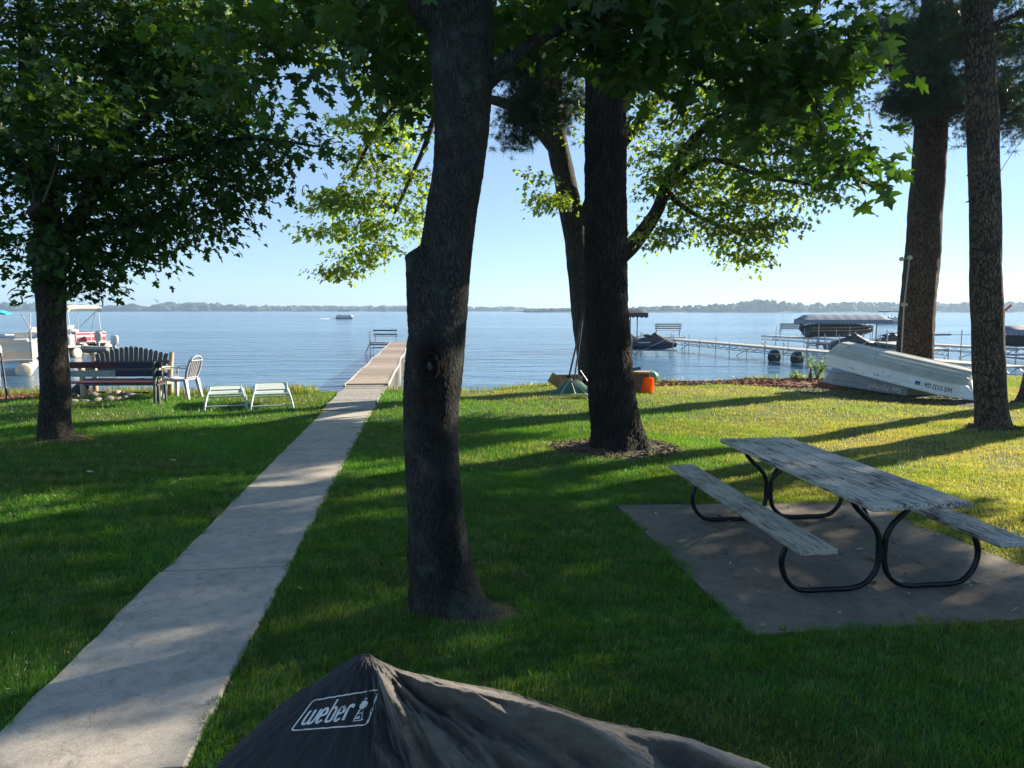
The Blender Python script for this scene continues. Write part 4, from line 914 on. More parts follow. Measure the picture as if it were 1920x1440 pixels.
folds = [([(705, 1245), (730, 1300), (770, 1350), (830, 1400), (880, 1450)], 19, .030), ([(720, 1245), (790, 1285), (870, 1315), (960, 1350), (1060, 1380), (1180, 1440)], 21, .030),
         ([(730, 1250), (850, 1290), (960, 1310), (1080, 1350), (1200, 1375), (1330, 1405), (1440, 1450)], 17, .018), ([(830, 1330), (900, 1380), (1000, 1440)], 13, .018), ([(930, 1320), (1010, 1345), (1090, 1385), (1130, 1400)], 12, .012),
         ([(715, 1262), (745, 1340), (780, 1400), (800, 1450)], 9, .012), ([(735, 1275), (800, 1335), (890, 1395), (930, 1450)], 8, .011), ([(770, 1285), (880, 1325), (1010, 1395), (1080, 1450)], 8, .010), ([(860, 1300), (980, 1335), (1120, 1395), (1250, 1450)], 9, .010), ([(960, 1315), (1100, 1365), (1260, 1395), (1380, 1450)], 8, .009), ([(700, 1390), (735, 1440)], 7, .010), ([(683, 1385), (690, 1440)], 6, .008)]
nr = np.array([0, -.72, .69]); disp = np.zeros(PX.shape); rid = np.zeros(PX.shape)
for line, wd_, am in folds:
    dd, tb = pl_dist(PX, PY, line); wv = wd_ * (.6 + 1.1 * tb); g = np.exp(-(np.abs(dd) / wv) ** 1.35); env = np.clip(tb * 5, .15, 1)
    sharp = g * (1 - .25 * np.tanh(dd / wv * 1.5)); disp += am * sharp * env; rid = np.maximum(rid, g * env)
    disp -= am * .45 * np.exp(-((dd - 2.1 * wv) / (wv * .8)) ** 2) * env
fl3 = front.reshape(-1, 3)
ang = np.arctan2(PY - 1215, PX - 690); rr_ = np.hypot(PX - 690, PY - 1215)
crk = snoise(np.stack([ang.ravel() * 2.2, np.log(rr_.ravel() + 40) * .55], 1), 2.4, 41, 4).reshape(PX.shape)
crk2 = 1 - np.abs(snoise(np.stack([ang.ravel() * 6 + PX.ravel() * .003, rr_.ravel() * .004], 1), 1.6, 43, 4).reshape(PX.shape)) * 2
right = 1 / (1 + np.exp(-(PX - 705 - (PY - 1240) * .08) / 14)); tj = tt[None, :]
edge = np.clip(tj / .05, 0, 1)
disp = disp * 3.1 * right * edge + (.022 * crk * right + .0035 * crk * (1 - right)) * edge
cr3 = 1 - np.abs(snoise(np.stack([PX.ravel() * .013 + PY.ravel() * .012, PY.ravel() * .018 - PX.ravel() * .005], 1), .8, 47, 4).reshape(PX.shape)) * 2.2
disp += (.0055 * crk2 + .0045 * cr3) * right * np.clip(tj / .02, .25, 1)
hump = snoise(fl3, 3.0, 49, 3).reshape(PX.shape); disp += .005 * hump * (.4 + .6 * right) * edge
front = front + disp[..., None] * nr
front[:, 0, 2] += (.004 * snoise(ridge, 9, 53, 3))
bk = 26; back = np.zeros((NS, bk, 3))
for j in range(1, bk + 1):
    t_ = j / bk; back[:, bk - j, 0] = xr; dyb = .30 * (1 - (1 - t_) ** 2); back[:, bk - j, 1] = ridge[:, 1] + dyb; back[:, bk - j, 2] = np.maximum(.03, ridge[:, 2] - (.62 * dyb + 1.1 * t_ ** 2.6))
    pass
grid = np.concatenate([back, front], 1); grid[..., 2] = np.maximum(grid[..., 2], .02); NN_ = bk + NT
I = np.arange(NS * NN_).reshape(NS, NN_); T = np.stack([I[:-1, :-1].ravel(), I[:-1, 1:].ravel(), I[1:, 1:].ravel(), I[1:, :-1].ravel()], 1)
sun_tint = np.concatenate([np.repeat(np.clip(rid[:, :1], 0, 1), bk, 1) + .3, rid * right + .25 * right], 1)  # mask for sunlight painted on the fold crests and right side
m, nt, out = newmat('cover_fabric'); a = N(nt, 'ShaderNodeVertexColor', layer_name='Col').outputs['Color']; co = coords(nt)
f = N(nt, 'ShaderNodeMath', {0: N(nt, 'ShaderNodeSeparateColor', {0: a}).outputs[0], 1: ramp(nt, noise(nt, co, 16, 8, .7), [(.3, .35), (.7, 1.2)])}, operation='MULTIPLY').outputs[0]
c = mixc(nt, f, (.013, .015, .020), (.14, .122, .10))  # dark fabric mixed towards tan, the sunlit look put into the colour
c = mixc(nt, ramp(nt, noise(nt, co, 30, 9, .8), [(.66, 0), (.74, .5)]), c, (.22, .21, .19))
b = N(nt, 'ShaderNodeBsdfPrincipled', {'Base Color': c, 'Roughness': .78}); b.inputs['Specular IOR Level'].default_value = .35
b.inputs['Sheen Weight'].default_value = .25; b.inputs['Sheen Roughness'].default_value = .5
bp = N(nt, 'ShaderNodeBump', {'Height': noise(nt, co, 900, 2, .5), 'Strength': .35, 'Distance': .001})
bp2 = N(nt, 'ShaderNodeBump', {'Height': noise(nt, co, 26, 7, .62), 'Strength': .6, 'Distance': .012, 'Normal': bp.outputs[0]}); nt.links.new(bp2.outputs[0], b.inputs['Normal'])
nt.links.new(b.outputs[0], out.inputs['Surface']); M['cover_fabric'] = m
fc = np.clip(sun_tint, 0, 1).ravel(); Vg = grid.reshape(-1, 3) - np.array([0, 1.7, 0])
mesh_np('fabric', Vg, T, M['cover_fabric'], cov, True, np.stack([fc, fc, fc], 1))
# logo printed on the left face: placed on the fabric through the surface grid
from mathutils.bvhtree import BVHTree
bvh = BVHTree.FromPolygons([tuple(v) for v in (Vg + np.array([0, 1.7, 0]))], [tuple(t) for t in T], all_triangles=False)
eye = Vector((0, 0, H))
def on_cover(px, py, off=.0022):
    d = ray(px, py).normalized(); hit = bvh.ray_cast(eye, d)
    p, n_ = hit[0], hit[1]
    if n_.dot(d) > 0: n_ = -n_
    return p + n_ * off - Vector((0, 1.7, 0))
LC = [(545, 1370), (688, 1359), (712, 1292), (588, 1313)]   # corners: lower left, lower right, upper right, upper left
def lg(u, v): x = (LC[0][0] * (1 - u) + LC[1][0] * u) * (1 - v) + (LC[3][0] * (1 - u) + LC[2][0] * u) * v; y = (LC[0][1] * (1 - u) + LC[1][1] * u) * (1 - v) + (LC[3][1] * (1 - u) + LC[2][1] * u) * v; return on_cover(x, y)
mb = MB()
def strip(path, w, closed=False):
    """2-D stroke in logo uv space, aspect ~1.9"""
    n = len(path); vs = []
    for i in range(n):
        a = path[i - 1] if (i or closed) else path[i]; b_ = path[(i + 1) % n] if (i < n - 1 or closed) else path[i]
        dx, dy = (b_[0] - a[0]) * 1.9, b_[1] - a[1]; L = math.hypot(dx, dy) + 1e-9; nx_, ny_ = -dy / L * w / 1.9, dx / L * w
        vs += [lg(path[i][0] + nx_, path[i][1] + ny_), lg(path[i][0] - nx_, path[i][1] - ny_)]
    mb.add(vs, [(2 * i, 2 * i + 1, (2 * i + 3) % (2 * n), (2 * i + 2) % (2 * n)) for i in range(n if closed else n - 1)])
rc = [];
for (cx, cy, a0) in ((.94, .10, -90), (.94, .90, 0), (.06, .90, 90), (.06, .10, 180)):
    for k in range(5): a = R(a0 + 22.5 * k); rc.append((cx + .055 * math.cos(a), cy + .095 * math.sin(a)))
rc2 = []
for i in range(len(rc)):
    a, b_ = rc[i], rc[(i + 1) % len(rc)]; L = math.hypot((b_[0] - a[0]) * 1.9, b_[1] - a[1]); k = max(1, int(L / .08))
    rc2 += [(a[0] + (b_[0] - a[0]) * q / k, a[1] + (b_[1] - a[1]) * q / k) for q in range(k)]
strip(rc2, .020, True)
def glyph(strokes, w):
    for s_ in strokes:
        P_ = catmull([(x, y) for x, y in s_], max(2, (len(s_) - 1) * 6 if len(s_) > 2 else 5)); strip([tuple(q) for q in P_], w)
# condensed lower-case lettering drawn as strokes in a 0..1 box each (x, y)
def letter(ch, x0, w, y0=.20, xh=.44, asc=.70):
    X = lambda u: x0 + u * w; Y = lambda v: y0 + v * xh
    if ch == 'w': g = [[(X(0), Y(1)), (X(.02), Y(.25)), (X(.15), Y(0)), (X(.38), Y(.02)), (X(.48), Y(.3)), (X(.48), Y(1))], [(X(.48), Y(.3)), (X(.6), Y(.02)), (X(.82), Y(.0)), (X(.97), Y(.3)), (X(.98), Y(1))]]
    if ch == 'e': g = [[(X(.05), Y(.5)), (X(.95), Y(.56)), (X(.93), Y(.85)), (X(.5), Y(1)), (X(.08), Y(.85)), (X(.03), Y(.5)), (X(.08), Y(.12)), (X(.5), Y(0)), (X(.95), Y(.16))]]
    if ch == 'b': g = [[(X(.06), Y(0)), (X(.06), y0 + asc)], [(X(.06), Y(.85)), (X(.5), Y(1)), (X(.92), Y(.85)), (X(.95), Y(.5)), (X(.92), Y(.12)), (X(.5), Y(0)), (X(.06), Y(.1))]]
    if ch == 'r': g = [[(X(.08), Y(1)), (X(.08), Y(0))], [(X(.08), Y(.75)), (X(.4), Y(.98)), (X(.8), Y(1)), (X(.9), Y(.8))]]
    glyph(g, .034)
for ch, x0, w in (('w', .085, .155), ('e', .275, .075), ('b', .395, .08), ('e', .520, .075), ('r', .640, .07)): letter(ch, x0, w)
def disc(poly): 
    c = lg(sum(p[0] for p in poly) / len(poly), sum(p[1] for p in poly) / len(poly)); n = len(poly); mb.add([c] + [lg(*p) for p in poly], [(0, 1 + i, 1 + (i + 1) % n) for i in range(n)])
kx = .845
disc([(kx + .052 * math.cos(a), .60 + .125 * math.sin(a)) for a in np.linspace(0, 2 * math.pi, 26)[:-1]])
strip([(kx - .012, .74), (kx - .012, .79), (kx + .012, .79), (kx + .012, .74)], .010)
strip([(kx - .025, .48), (kx - .055, .17)], .014); strip([(kx + .025, .48), (kx + .055, .17)], .014); strip([(kx - .04, .36), (kx + .04, .36)], .012)
disc([(kx - .035 + .018 * math.cos(a), .22 + .03 * math.sin(a)) for a in np.linspace(0, 6.28, 12)[:-1]]); disc([(kx - .03, .20), (kx + .03, .20), (kx + .0, .30)]); strip([(kx - .06, .15), (kx + .06, .15)], .012)
disc([(.915 + .008 * math.cos(a), .17 + .018 * math.sin(a)) for a in np.linspace(0, 6.28, 9)[:-1]])
for (px_, py_2, L_) in ((1, 1, 1),): pass
mb.build('logo', M['logo_print'], cov)
# ================================================================== painted bench (seen from behind)
q = G(292, 760); bench = thing('park_bench', 'old bench seen from behind, back boards painted red, white and navy', 'bench', (q.x, q.y, 0), R(2))
L = 2.16; s_ = (q.y) / F
for x in (0, -L - .06):
    mb = MB(); mb.beam((x, 0, 0), (x + .005, .03, .95), .05, .10, (0, 1, 0), .008); mb.beam((x + .06, .05, 0), (x + .03, .10, .55), .045, .07, (0, 1, 0), .008); mb.beam((x + .03, .0, .45), (x + .03, .46, .45), .05, .05, ch=.006); mb.beam((x + .03, .44, 0), (x + .03, .42, .45), .045, .06, (0, 1, 0), .006)
    mb.build('leg', M['post_green'], bench)
for z_, parts in ((.885, (('red_paint', -L - .1, -.84), ('navy_paint', -.84, .15))), (.70, (('pale_paint', -L - .1, -.84), ('navy_paint', -.84, .15)))):
    for (mm, a, b_) in parts:
        mb = MB(); mb.box(((a + b_) / 2, .05, z_ - .01), (b_ - a, .035, .135), Matrix.Rotation(R(-4), 3, 'X'), .004); mb.build('back_board', M[mm], bench)
for k, yy in enumerate((.09, .23, .37)):
    mb = MB(); mb.box(((-L + .0) / 2, yy, .487), (L + .16, .12, .03), None, .004); mb.build('seat_board', M['red_paint'], bench)
# ================================================================== log garden bench
q = G(252, 745); s = q.y / F; W = 1.78
lb_ = thing('log_bench', 'rustic log bench with an arched back of round topped grey slats facing the lawn', 'bench', (q.x - .24, q.y, 0), R(3))
for sx in (-1, 1):
    mb = MB(); x = sx * W / 2
    mb.tube([(x, .45, 0), (x + sx * .0, .47, .5), (x + sx * .03, .55, 1.03)], [.065, .062, .055], 10); mb.build('back_post', M['log_wood'], lb_)
    mb = MB(); mb.tube([(x - sx * .02, -.12, 0), (x - sx * .02, -.12, .68)], .062, 10); mb.build('front_post', M['log_wood'], lb_)
    mb = MB(); mb.tube([(x - sx * .01, -.2, .70), (x, .5, .66)], .05, 10); mb.build('armrest', M['log_wood'], lb_)
    mb = MB(); mb.tube([(x, -.15, .34), (x, .52, .30)], .05, 10); mb.build('side_rail', M['log_wood'], lb_)
mb = MB(); mb.beam((-W / 2, -.14, .36), (W / 2, -.14, .36), .05, .13, ch=.008)
for k in range(4): mb.box((0, -.1 + k * .13, .44 - k * .008), (W - .06, .115, .03), None, .004)
mb.build('seat', M['grey_wood'], lb_)
mb = MB(); mb.beam((-W / 2, .50, .80), (W / 2, .50, .80), .04, .09, ch=.006); mb.beam((-W / 2, .46, .50), (W / 2, .46, .50), .04, .09, ch=.006); mb.build('back_rail', M['grey_wood'], lb_)
ns = 15
for i in range(ns):
    u = (i - (ns - 1) / 2) / ((ns - 1) / 2); top = 1.02 + .17 * (1 - abs(u) ** 1.5); x0_ = u * W * .40; x1_ = u * W * .455; w = .098
    pts = [(-w / 2, 0), (w / 2, 0)] + [(w / 2 * math.cos(a), 1 + .0 + w / 2 * math.sin(a)) for a in np.linspace(0, math.pi, 7)]
    base = Vector((x0_, .42, .47)); tip = Vector((x1_, .50, top - w / 2)); d = tip - base; Lz = d.length; vs = []
    for dy in (0, .022):
        for (a, b_) in pts: p = base + d * (b_ if b_ <= 1 else 1) + d.normalized() * (b_ - 1 if b_ > 1 else 0); vs.append((p.x + a, p.y + dy - .035, p.z))
    n = len(pts); mb = MB(); mb.add(vs, [tuple(range(n)), tuple(reversed(range(n, 2 * n)))] + [(i_, i_ + n, (i_ + 1) % n + n, (i_ + 1) % n) for i_ in range(n)]); mb.build('back_slat', M['grey_wood'], lb_)
q2 = G(232, 742); mb = MB(); mb.tube([(q2.x - .65, q2.y, .09), (q2.x + .6, q2.y + .05, .07)], .02, 8)
tag(mb.build('iron_bar', M['iron'], None), 'thin dark iron bar lying behind the fire ring stones', 'bar')
# ================================================================== fire ring stones
fc_ = G(180, 748); k = 0
for i in range(22):
    a = 2 * math.pi * i / 22 + random.uniform(-.08, .08); rx, ry = .78, .62; x, y = fc_.x + rx * math.cos(a), fc_.y + ry * math.sin(a)
    mm = 'stone_pink' if i == 5 else ('stone_dark' if i in (3, 8, 15) else 'stone'); r = (random.uniform(.10, .16), random.uniform(.08, .12), random.uniform(.05, .085))
    mb = MB(); mb.rock((0, 0, 0), r, i + 3); o = mb.build('stone', M[mm]); o.location = (x, y, r[2] * .5); o.rotation_euler = (0, 0, random.uniform(0, 3))
    if mm == 'stone_pink': tag(o, 'pinkish stone in the fire ring left of the navy bench end', 'stone', 'stones of the fire ring')
    elif mm == 'stone_dark': tag(o, 'charred dark stone lying in the ring of the fire pit', 'stone', 'stones of the fire ring')
    else: tag(o, 'grey field stone lying in the ring of the fire pit', 'stone', 'stones of the fire ring')
q = G(149, 744); mb = MB(); mb.rock((0, 0, 0), (.21, .17, .16), 77, 3); o = mb.build('boulder', M['stone_dark']); o.location = (q.x, q.y + .1, .15); tag(o, 'large round black boulder standing at the back of the fire ring', 'boulder')
# ================================================================== plastic garden chair (faces left)
q = G(342, 746); pch = thing('garden_chair', 'white plastic armchair with a slatted oval back facing left on the lakeshore', 'chair', (q.x, q.y, 0), R(-97))
# local: -y is the front, x sideways ; rotated so that the front looks to the left
KS = 1.1
for sx in (-1, 1):
    for (ya, yb, zt) in ((-.24, -.27, .42), (.22, .30, .42)):
        mb = MB(); secs = []
        for i in range(6): t_ = i / 5; w = .035 + .02 * t_; c = Vector((sx * (.25 - .03 * t_), yb + (ya - yb) * t_, zt * t_)) * KS; secs.append([c + Vector((a * w, b_ * w, 0)) for a, b_ in ((-1, -.6), (1, -.6), (1, .6), (-1, .6))])
        mb.loft(secs, smooth=False); mb.build('leg', M['plastic_white'], pch)
    mb = MB(); P_ = catmull([(sx * .25, -.24, .42), (sx * .28, -.26, .56), (sx * .29, -.22, .655), (sx * .29, 0, .67), (sx * .27, .2, .66), (sx * .22, .30, .66)], 16) * KS
    for a, b_ in zip(P_[:-1], P_[1:]): mb.beam(a, b_, .05, .022)
    mb.build('armrest', M['plastic_white'], pch)
mb = MB(); secs = []
for i in range(8): t_ = i / 7; y = -.27 + .5 * t_; z_ = .43 - .03 * math.sin(t_ * math.pi) - .01 * t_; secs.append([Vector((-.26, y, z_ + .01)) * KS, Vector((.26, y, z_ + .01)) * KS, Vector((.26, y, z_ - .025)) * KS, Vector((-.26, y, z_ - .025)) * KS])
mb.loft(secs); mb.build('seat', M['plastic_white'], pch)
mb = MB()
def bk_(x, z): return Vector((x, .22 + (z - .42) * .32 + .0 * x * x, z)) * KS
arch = catmull([(-.20, .42), (-.24, .62), (-.20, .82), (-.10, .89), (0, .905), (.10, .89), (.20, .82), (.24, .62), (.20, .42)], 34)
for a, b_ in zip(arch[:-1], arch[1:]): mb.beam(bk_(*a), bk_(*b_), .025, .05, (0, 1, 0))
for x in (-.13, -.065, 0, .065, .13): mb.beam(bk_(x * .8, .42), bk_(x * 1.1, .80), .018, .034, (0, 1, 0))
mb.beam(bk_(-.21, .81), bk_(.21, .81), .02, .09, (0, 1, 0)); mb.beam(bk_(-.2, .45), bk_(.2, .45), .02, .06, (0, 1, 0)); mb.build('backrest', M['plastic_white'], pch)
# ================================================================== loungers
def lounger(loc, rz, label, fold=.15, W=.80, name='sun_lounger'):
    t = thing(name, label, 'sun lounger', loc, rz, 'patio loungers side by side at the shore')
    L = 1.7
    for sx in (-1, 1):
        mb = MB(); x = sx * W / 2
        mb.tube(catmull([(x, -.04, 0), (x - sx * .02, .03, .16), (x - sx * .05, .16, .30), (x - sx * .07, .32, .35), (x - sx * .07, .8, .36), (x - sx * .07, 1.15, .36)], 22), .022, 8)
        mb.build('side_frame', M['lounger_white'], t)
        mb = MB(); mb.tube(catmull([(x, 1.55, 0), (x - sx * .03, 1.48, .18), (x - sx * .06, 1.3, .33), (x - sx * .07, 1.1, .36)], 12), .022, 8); mb.build('leg', M['lounger_white'], t)
    for (dx_, y_, z_) in ((-.02, .0, .09), (-.08, .25, .345), (0, 1.5, .12)): mb = MB(); mb.tube([(-W / 2 - dx_, y_, z_), (W / 2 + dx_, y_, z_)], .019, 8); mb.build('stretcher', M['lounger_white'], t)
    mb = MB(); secs = []
    for i in range(9): y = .2 + .9 * i / 8; z_ = .35 - .02 * math.sin(math.pi * i / 8); secs.append([(-W / 2 + .08, y, z_), (W / 2 - .08, y, z_), (W / 2 - .08, y, z_ - .008), (-W / 2 + .08, y, z_ - .008)])
    mb.loft(secs, smooth=False); mb.build('sling', M['sling'], t)
    b0, b1 = Vector((0, 1.0, .37)), Vector((0, 1.55, .37 + fold))
    mb = MB(); mb.tube(catmull([(-W / 2 + .09, 1.0, .37), (-W / 2 + .10, 1.45, .36 + fold), (-W / 2 + .18, 1.55, .37 + fold), (0, 1.57, .375 + fold), (W / 2 - .18, 1.55, .37 + fold), (W / 2 - .10, 1.45, .36 + fold), (W / 2 - .09, 1.0, .37)], 30), .016, 8)
    mb.tube(catmull([(-W / 2 + .09, .62, .37), (-W / 2 + .10, .75, .44 + fold * .9), (-W / 2 + .16, .78, .47 + fold * .9), (W / 2 - .16, .78, .47 + fold * .9), (W / 2 - .10, .75, .44 + fold * .9), (W / 2 - .09, .62, .37)], 24), .014, 8); mb.build('back_frame', M['lounger_white'], t)
    mb = MB(); secs = []
    for i in range(6): q_ = i / 5; c = b0.lerp(b1, q_); secs.append([(-W / 2 + .11, c.y, c.z), (W / 2 - .11, c.y, c.z), (W / 2 - .11, c.y, c.z - .008), (-W / 2 + .11, c.y, c.z - .008)])
    mb.loft(secs, smooth=False); mb.build('backrest', M['sling'], t); t.scale = (1, 1, .86); return t
q = G(424, 768); lounger((q.x, q.y, 0), R(21), 'pale patio lounger farther left of the two, nearer the white plastic chair', .02, .82)
q = G(508, 768); lounger((q.x + .02, q.y + .02, 0), R(19), 'pale patio lounger farther right of the two, nearer the concrete path', .10, .84)
# ================================================================== things around the leaning maple
def leaning(name, label, a, b, r, m, cat='pole', extra=None):
    t = thing(name, label, cat, a); a, b = Vector(a), Vector(b); mb = MB(); mb.tube([(0, 0, 0), (b - a) * .5 + Vector((.01, 0, 0)), b - a], r, 8); mb.build('shaft', m, t)
    return t
ty = 17.6
t = leaning('oar', 'dark oar leaning on the leaning maple, farthest left', D(1067, 706, ty - .4), D(1092, 590, ty + .2), .022, M['iron'], 'oar')
mb = MB(); mb.box((0, 0, .0), (.12, .02, .05), None, .006); mb.build('foot', M['iron'], t)
t = leaning('landing_net_pole', 'long dark pole with red grip leaning just left of the thick furrowed trunk', D(1074, 729, ty - .9), D(1094, 585, ty + .1), .02, M['iron'], 'pole')
a_ = D(1090, 612, ty - .05) - t.location; b_ = D(1094, 583, ty + .1) - t.location; mb = MB(); mb.tube([a_, b_], .026, 8); mb.build('grip', M['red_paint'], t)
nt_ = thing('dip_net', 'teal green mesh net with thin wire struts lying collapsed beside the leaning poles', 'net', tuple(D(1076, 728, ty - .7).to_2d()) + (0.02,))
o0 = nt_.location.copy(); mb = MB(); rim = []
c0 = D(1076, 716, ty - .6); secs = []
for i in range(9):
    th = math.pi * i / 8; secs.append([Vector((-.62 * math.cos(th) * (1 - k_ / 6 * .55), -.25 + k_ / 6 * .35, .06 + .30 * math.sin(th) ** .7 * (k_ / 6) ** .8 + .02)) for k_ in range(7)])
mb.loft(secs, closed=False, caps=False); mb.build('mesh', M['green_net'], nt_)
mb = MB(); mb.tube([(-.66, -.28, .03), (0, -.32, .05), (.7, -.26, .02)], .014, 6); mb.tube([(-.1, -.2, .42), (-.35, -.28, .05)], .009, 6); mb.tube([(-.1, -.2, .42), (.32, -.3, .03)], .011, 6); mb.tube([(.15, .0, .60), (.52, -.28, .04)], .014, 6); mb.tube([(-.1, -.2, .42), (0.02, -.28, .05)], .008, 6)
mb.build('strut', M['alu'], nt_)
q = D(1068, 722, ty + .15); bx = thing('cardboard_box', 'open brown cardboard box behind the green net', 'box', (q.x, q.y, .03), R(12)); mb = MB()
for (c, sz) in (((0, .2, .2), (.55, .012, .40)), ((0, -.2, .17), (.55, .012, .34)), ((.27, 0, .2), (.012, .39, .38)), ((-.27, 0, .2), (.012, .39, .38)), ((0, 0, .01), (.54, .39, .012))): mb.box(c, sz)
mb.build('carton', M['cardboard'], bx)
for s in (-1,):
    mb = MB(); mb.beam((-.28, 0, .38), (-.42, 0, .16), .38, .01, (0, 1, 0)); mb.build('flap', M['cardboard'], bx)
q = D(1196, 727, ty + .2); bn = thing('storage_bin', 'brown slatted box right of the thick furrowed trunk base', 'bin', (q.x, q.y, .0), R(-8)); mb = MB()
mb.box((0, 0, .24), (.52, .42, .48), None, .01)
for k in range(4): mb.box((0, -.215, .07 + k * .12), (.53, .014, .095), None, .003)
mb.build('body', M['brown_bin'], bn); mb = MB(); mb.box((0, 0, .505), (.56, .46, .045), None, .012); mb.build('lid', M['cardboard'], bn)
q = D(1194, 690, ty + .1); mb = MB(); mb.tube([(q.x - .15, q.y, .575), (q.x + .06, q.y - .03, .605)], .045, 10); mb.tube([(q.x + .05, q.y - .03, .603), (q.x + .09, q.y - .035, .608)], .05, 10)
tag(mb.build('blue_bottle', M['blue_plastic']), 'blue tube shaped bottle lying on the brown bin', 'bottle')
q = D(1213, 708, ty + .75); mb = MB(); mb.rock((q.x, q.y, .33), (.27, .2, .17), 5, 3); mb.rock((q.x + .12, q.y - .05, .36), (.14, .14, .12), 6, 3); mb.rock((q.x - .05, q.y + .1, .12), (.28, .2, .18), 7, 2)
tag(mb.build('beach_bag', M['green_bag']), 'lumpy green and dark patterned bag behind the orange bucket', 'bag')
q = G(1215, 729); q = Vector((q.x, 17.6, 0)); q.x = D(1213, 729, 17.6).x
bk2 = thing('bucket', 'bright orange bucket turned upside down by the shore', 'bucket', (q.x, q.y, .015)); mb = MB()
mb.lathe([(.175, 0), (.185, .004), (.185, .03), (.172, .035), (.135, .36), (.13, .375), (0, .38)], rot=Matrix.Rotation(R(6), 3, 'Y'), n=28); mb.build('pail', M['orange'], bk2)
mb = MB(); mb.tube(catmull([(.18, 0, .03), (.1, -.2, .01), (-.1, -.2, .01), (-.18, 0, .03)], 14), .006, 6); mb.build('handle', M['iron'], bk2)
# shovel handle and log at the far left
a_ = D(13, 742, 16.2); leaning('shovel', 'shovel handle stuck into the red mulch at the left edge', (a_.x, 16.2, .03), D(1, 662, 16.6), .022, M['iron'], 'shovel')
# fire hydrant like stake and bottle at the far end of the boats
q = D(1519, 718, 20.4); mb = MB(); mb.lathe([(.05, 0), (.055, .04), (.05, .2), (.028, .26), (.02, .33), (.026, .34), (.02, .38), (0, .385)], c=(q.x, q.y, float(terrain_z(q.x, q.y)) + .02), n=16)
tag(mb.build('brown_bottle', M['brown_bin']), 'small dark brown bottle standing on the mulch by the boats', 'bottle')
# ================================================================== overturned boats
def hull(name, label, origin, ux, L, beam, dep, mside, mbot, roll, lift0, lift1, seed=0):
    """upside-down open boat: origin = near bow end on the ground, ux = direction to the far transom"""
    t = thing(name, label, 'rowing boat', origin, math.atan2(ux[1], ux[0]))
    pitch = math.atan2(lift1 - lift0, L)
    Mx = Matrix.Translation((0, 0, lift0)) @ Matrix.Rotation(-pitch, 4, 'Y') @ Matrix.Rotation(roll, 4, 'X')
    def sec(s):       # s 0 (bow) .. 1 (transom)
        b = beam / 2 * min(1, (.62 + .38 * min(1, s / .22) ** .7)) * (1 - .06 * max(0, s - .6) / .4); h = dep * (min(1, .74 + .26 * min(1, s / .08) ** .6)); x = L * s
        return x, b, h
    def P_(s, side, v):   # v 0 gunwale .. 1 chine .. 2 keel
        x, b, h = sec(s)
        if v <= 1: return Mx @ Vector((x + .12 * (1 - v) * 0 + (.30 * v * max(0, 1 - s / .12)) , side * (b * (1 - .14 * v)), h * .66 * v))
        w = v - 1; return Mx @ Vector((x + .30 * max(0, 1 - s / .12) + .1 * w * max(0, 1 - s / .12), side * b * .86 * (1 - w), h * (.66 + .34 * math.sin(w * math.pi / 2))))
    ns_ = 40; S_ = [(i / ns_) ** 1.35 for i in range(ns_ + 1)]
    vs_side = [0, .2, .4, .6, .8, 1.0]; vs_bot = [1.0, 1.12, 1.3, 1.5, 1.75, 2.0]
    mb = MB()
    for side in (-1, 1):
        for grid_ in (vs_side,):
            g = [[P_(s, side, v) for v in grid_] for s in S_]; mb.loft(g, closed=False, caps=False)
    mb.add([P_(0, -1, v) for v in vs_side + vs_bot[1:]] + [P_(0, 1, v) for v in reversed(vs_side + vs_bot[1:-1])], [tuple(range(21))])
    mb.build('hull_side', mside, t)
    mb = MB(); g = [[P_(s, -1, v) for v in vs_bot] + [P_(s, 1, v) for v in reversed(vs_bot[:-1])] for s in S_]; mb.loft(g, closed=False, caps=False); mb.build('hull_bottom', mbot, t)
    mb = MB(); ring = [P_(1, -1, v) for v in vs_side + vs_bot[1:]] + [P_(1, 1, v) for v in reversed(vs_side + vs_bot[1:-1])]; mb.add(ring, [tuple(range(len(ring)))]); mb.build('transom', mside, t)
    mb = MB()
    for side in (-1, 1):
        mb.tube([P_(s, side * 1.012, 0.01) for s in S_], .016, 8); mb.tube([P_(s, side * 1.004, .98) for s in S_], .011, 6); mb.tube([P_(s, side * 1.002, .40) for s in S_], .006, 5)
    for v_ in (1.45, 2.0): mb.tube([P_(s, -1, v_) + Vector((0, 0, .004)) for s in S_[3:]], .010, 6)
    mb.tube([P_(s, 1, 1.45) + Vector((0, 0, .004)) for s in S_[3:]], .010, 6)
    mb.build('rub_rail', mside, t)
    return t, P_
def on_side(P_, s0, s1, v0, v1, txt, bold=.012, shear=0., side=1, off=.004, flip=True):
    vs, fs = text_faces(txt, shear, bold); out = []
    for (a, b) in vs:
        s_ = s0 + (s1 - s0) * a; v_ = v0 + (v1 - v0) * b; p = P_(s_, side, v_); e = .01
        n_ = (P_(s_ + e, side, v_) - p).cross(P_(s_, side, v_ + e) - p).normalized()
        if (n_.y * side) < 0: n_ = -n_
        out.append(p + n_ * off)
    return out, fs
oA = D(1828, 757, 15.35); oA.z = 0
oB = D(1541, 684, 18.5); ux = Vector((oB.x - oA.x, oB.y - oA.y, 0)); LA = ux.length; ux.normalize(); print('boat A', oA, oB, LA)
# beam offset so that the near gunwale (left side, +y local) runs along oA-oB
nl = Vector((-ux.y, ux.x, 0)); print('left normal', nl)
beam = 1.40; roll = R(-13)
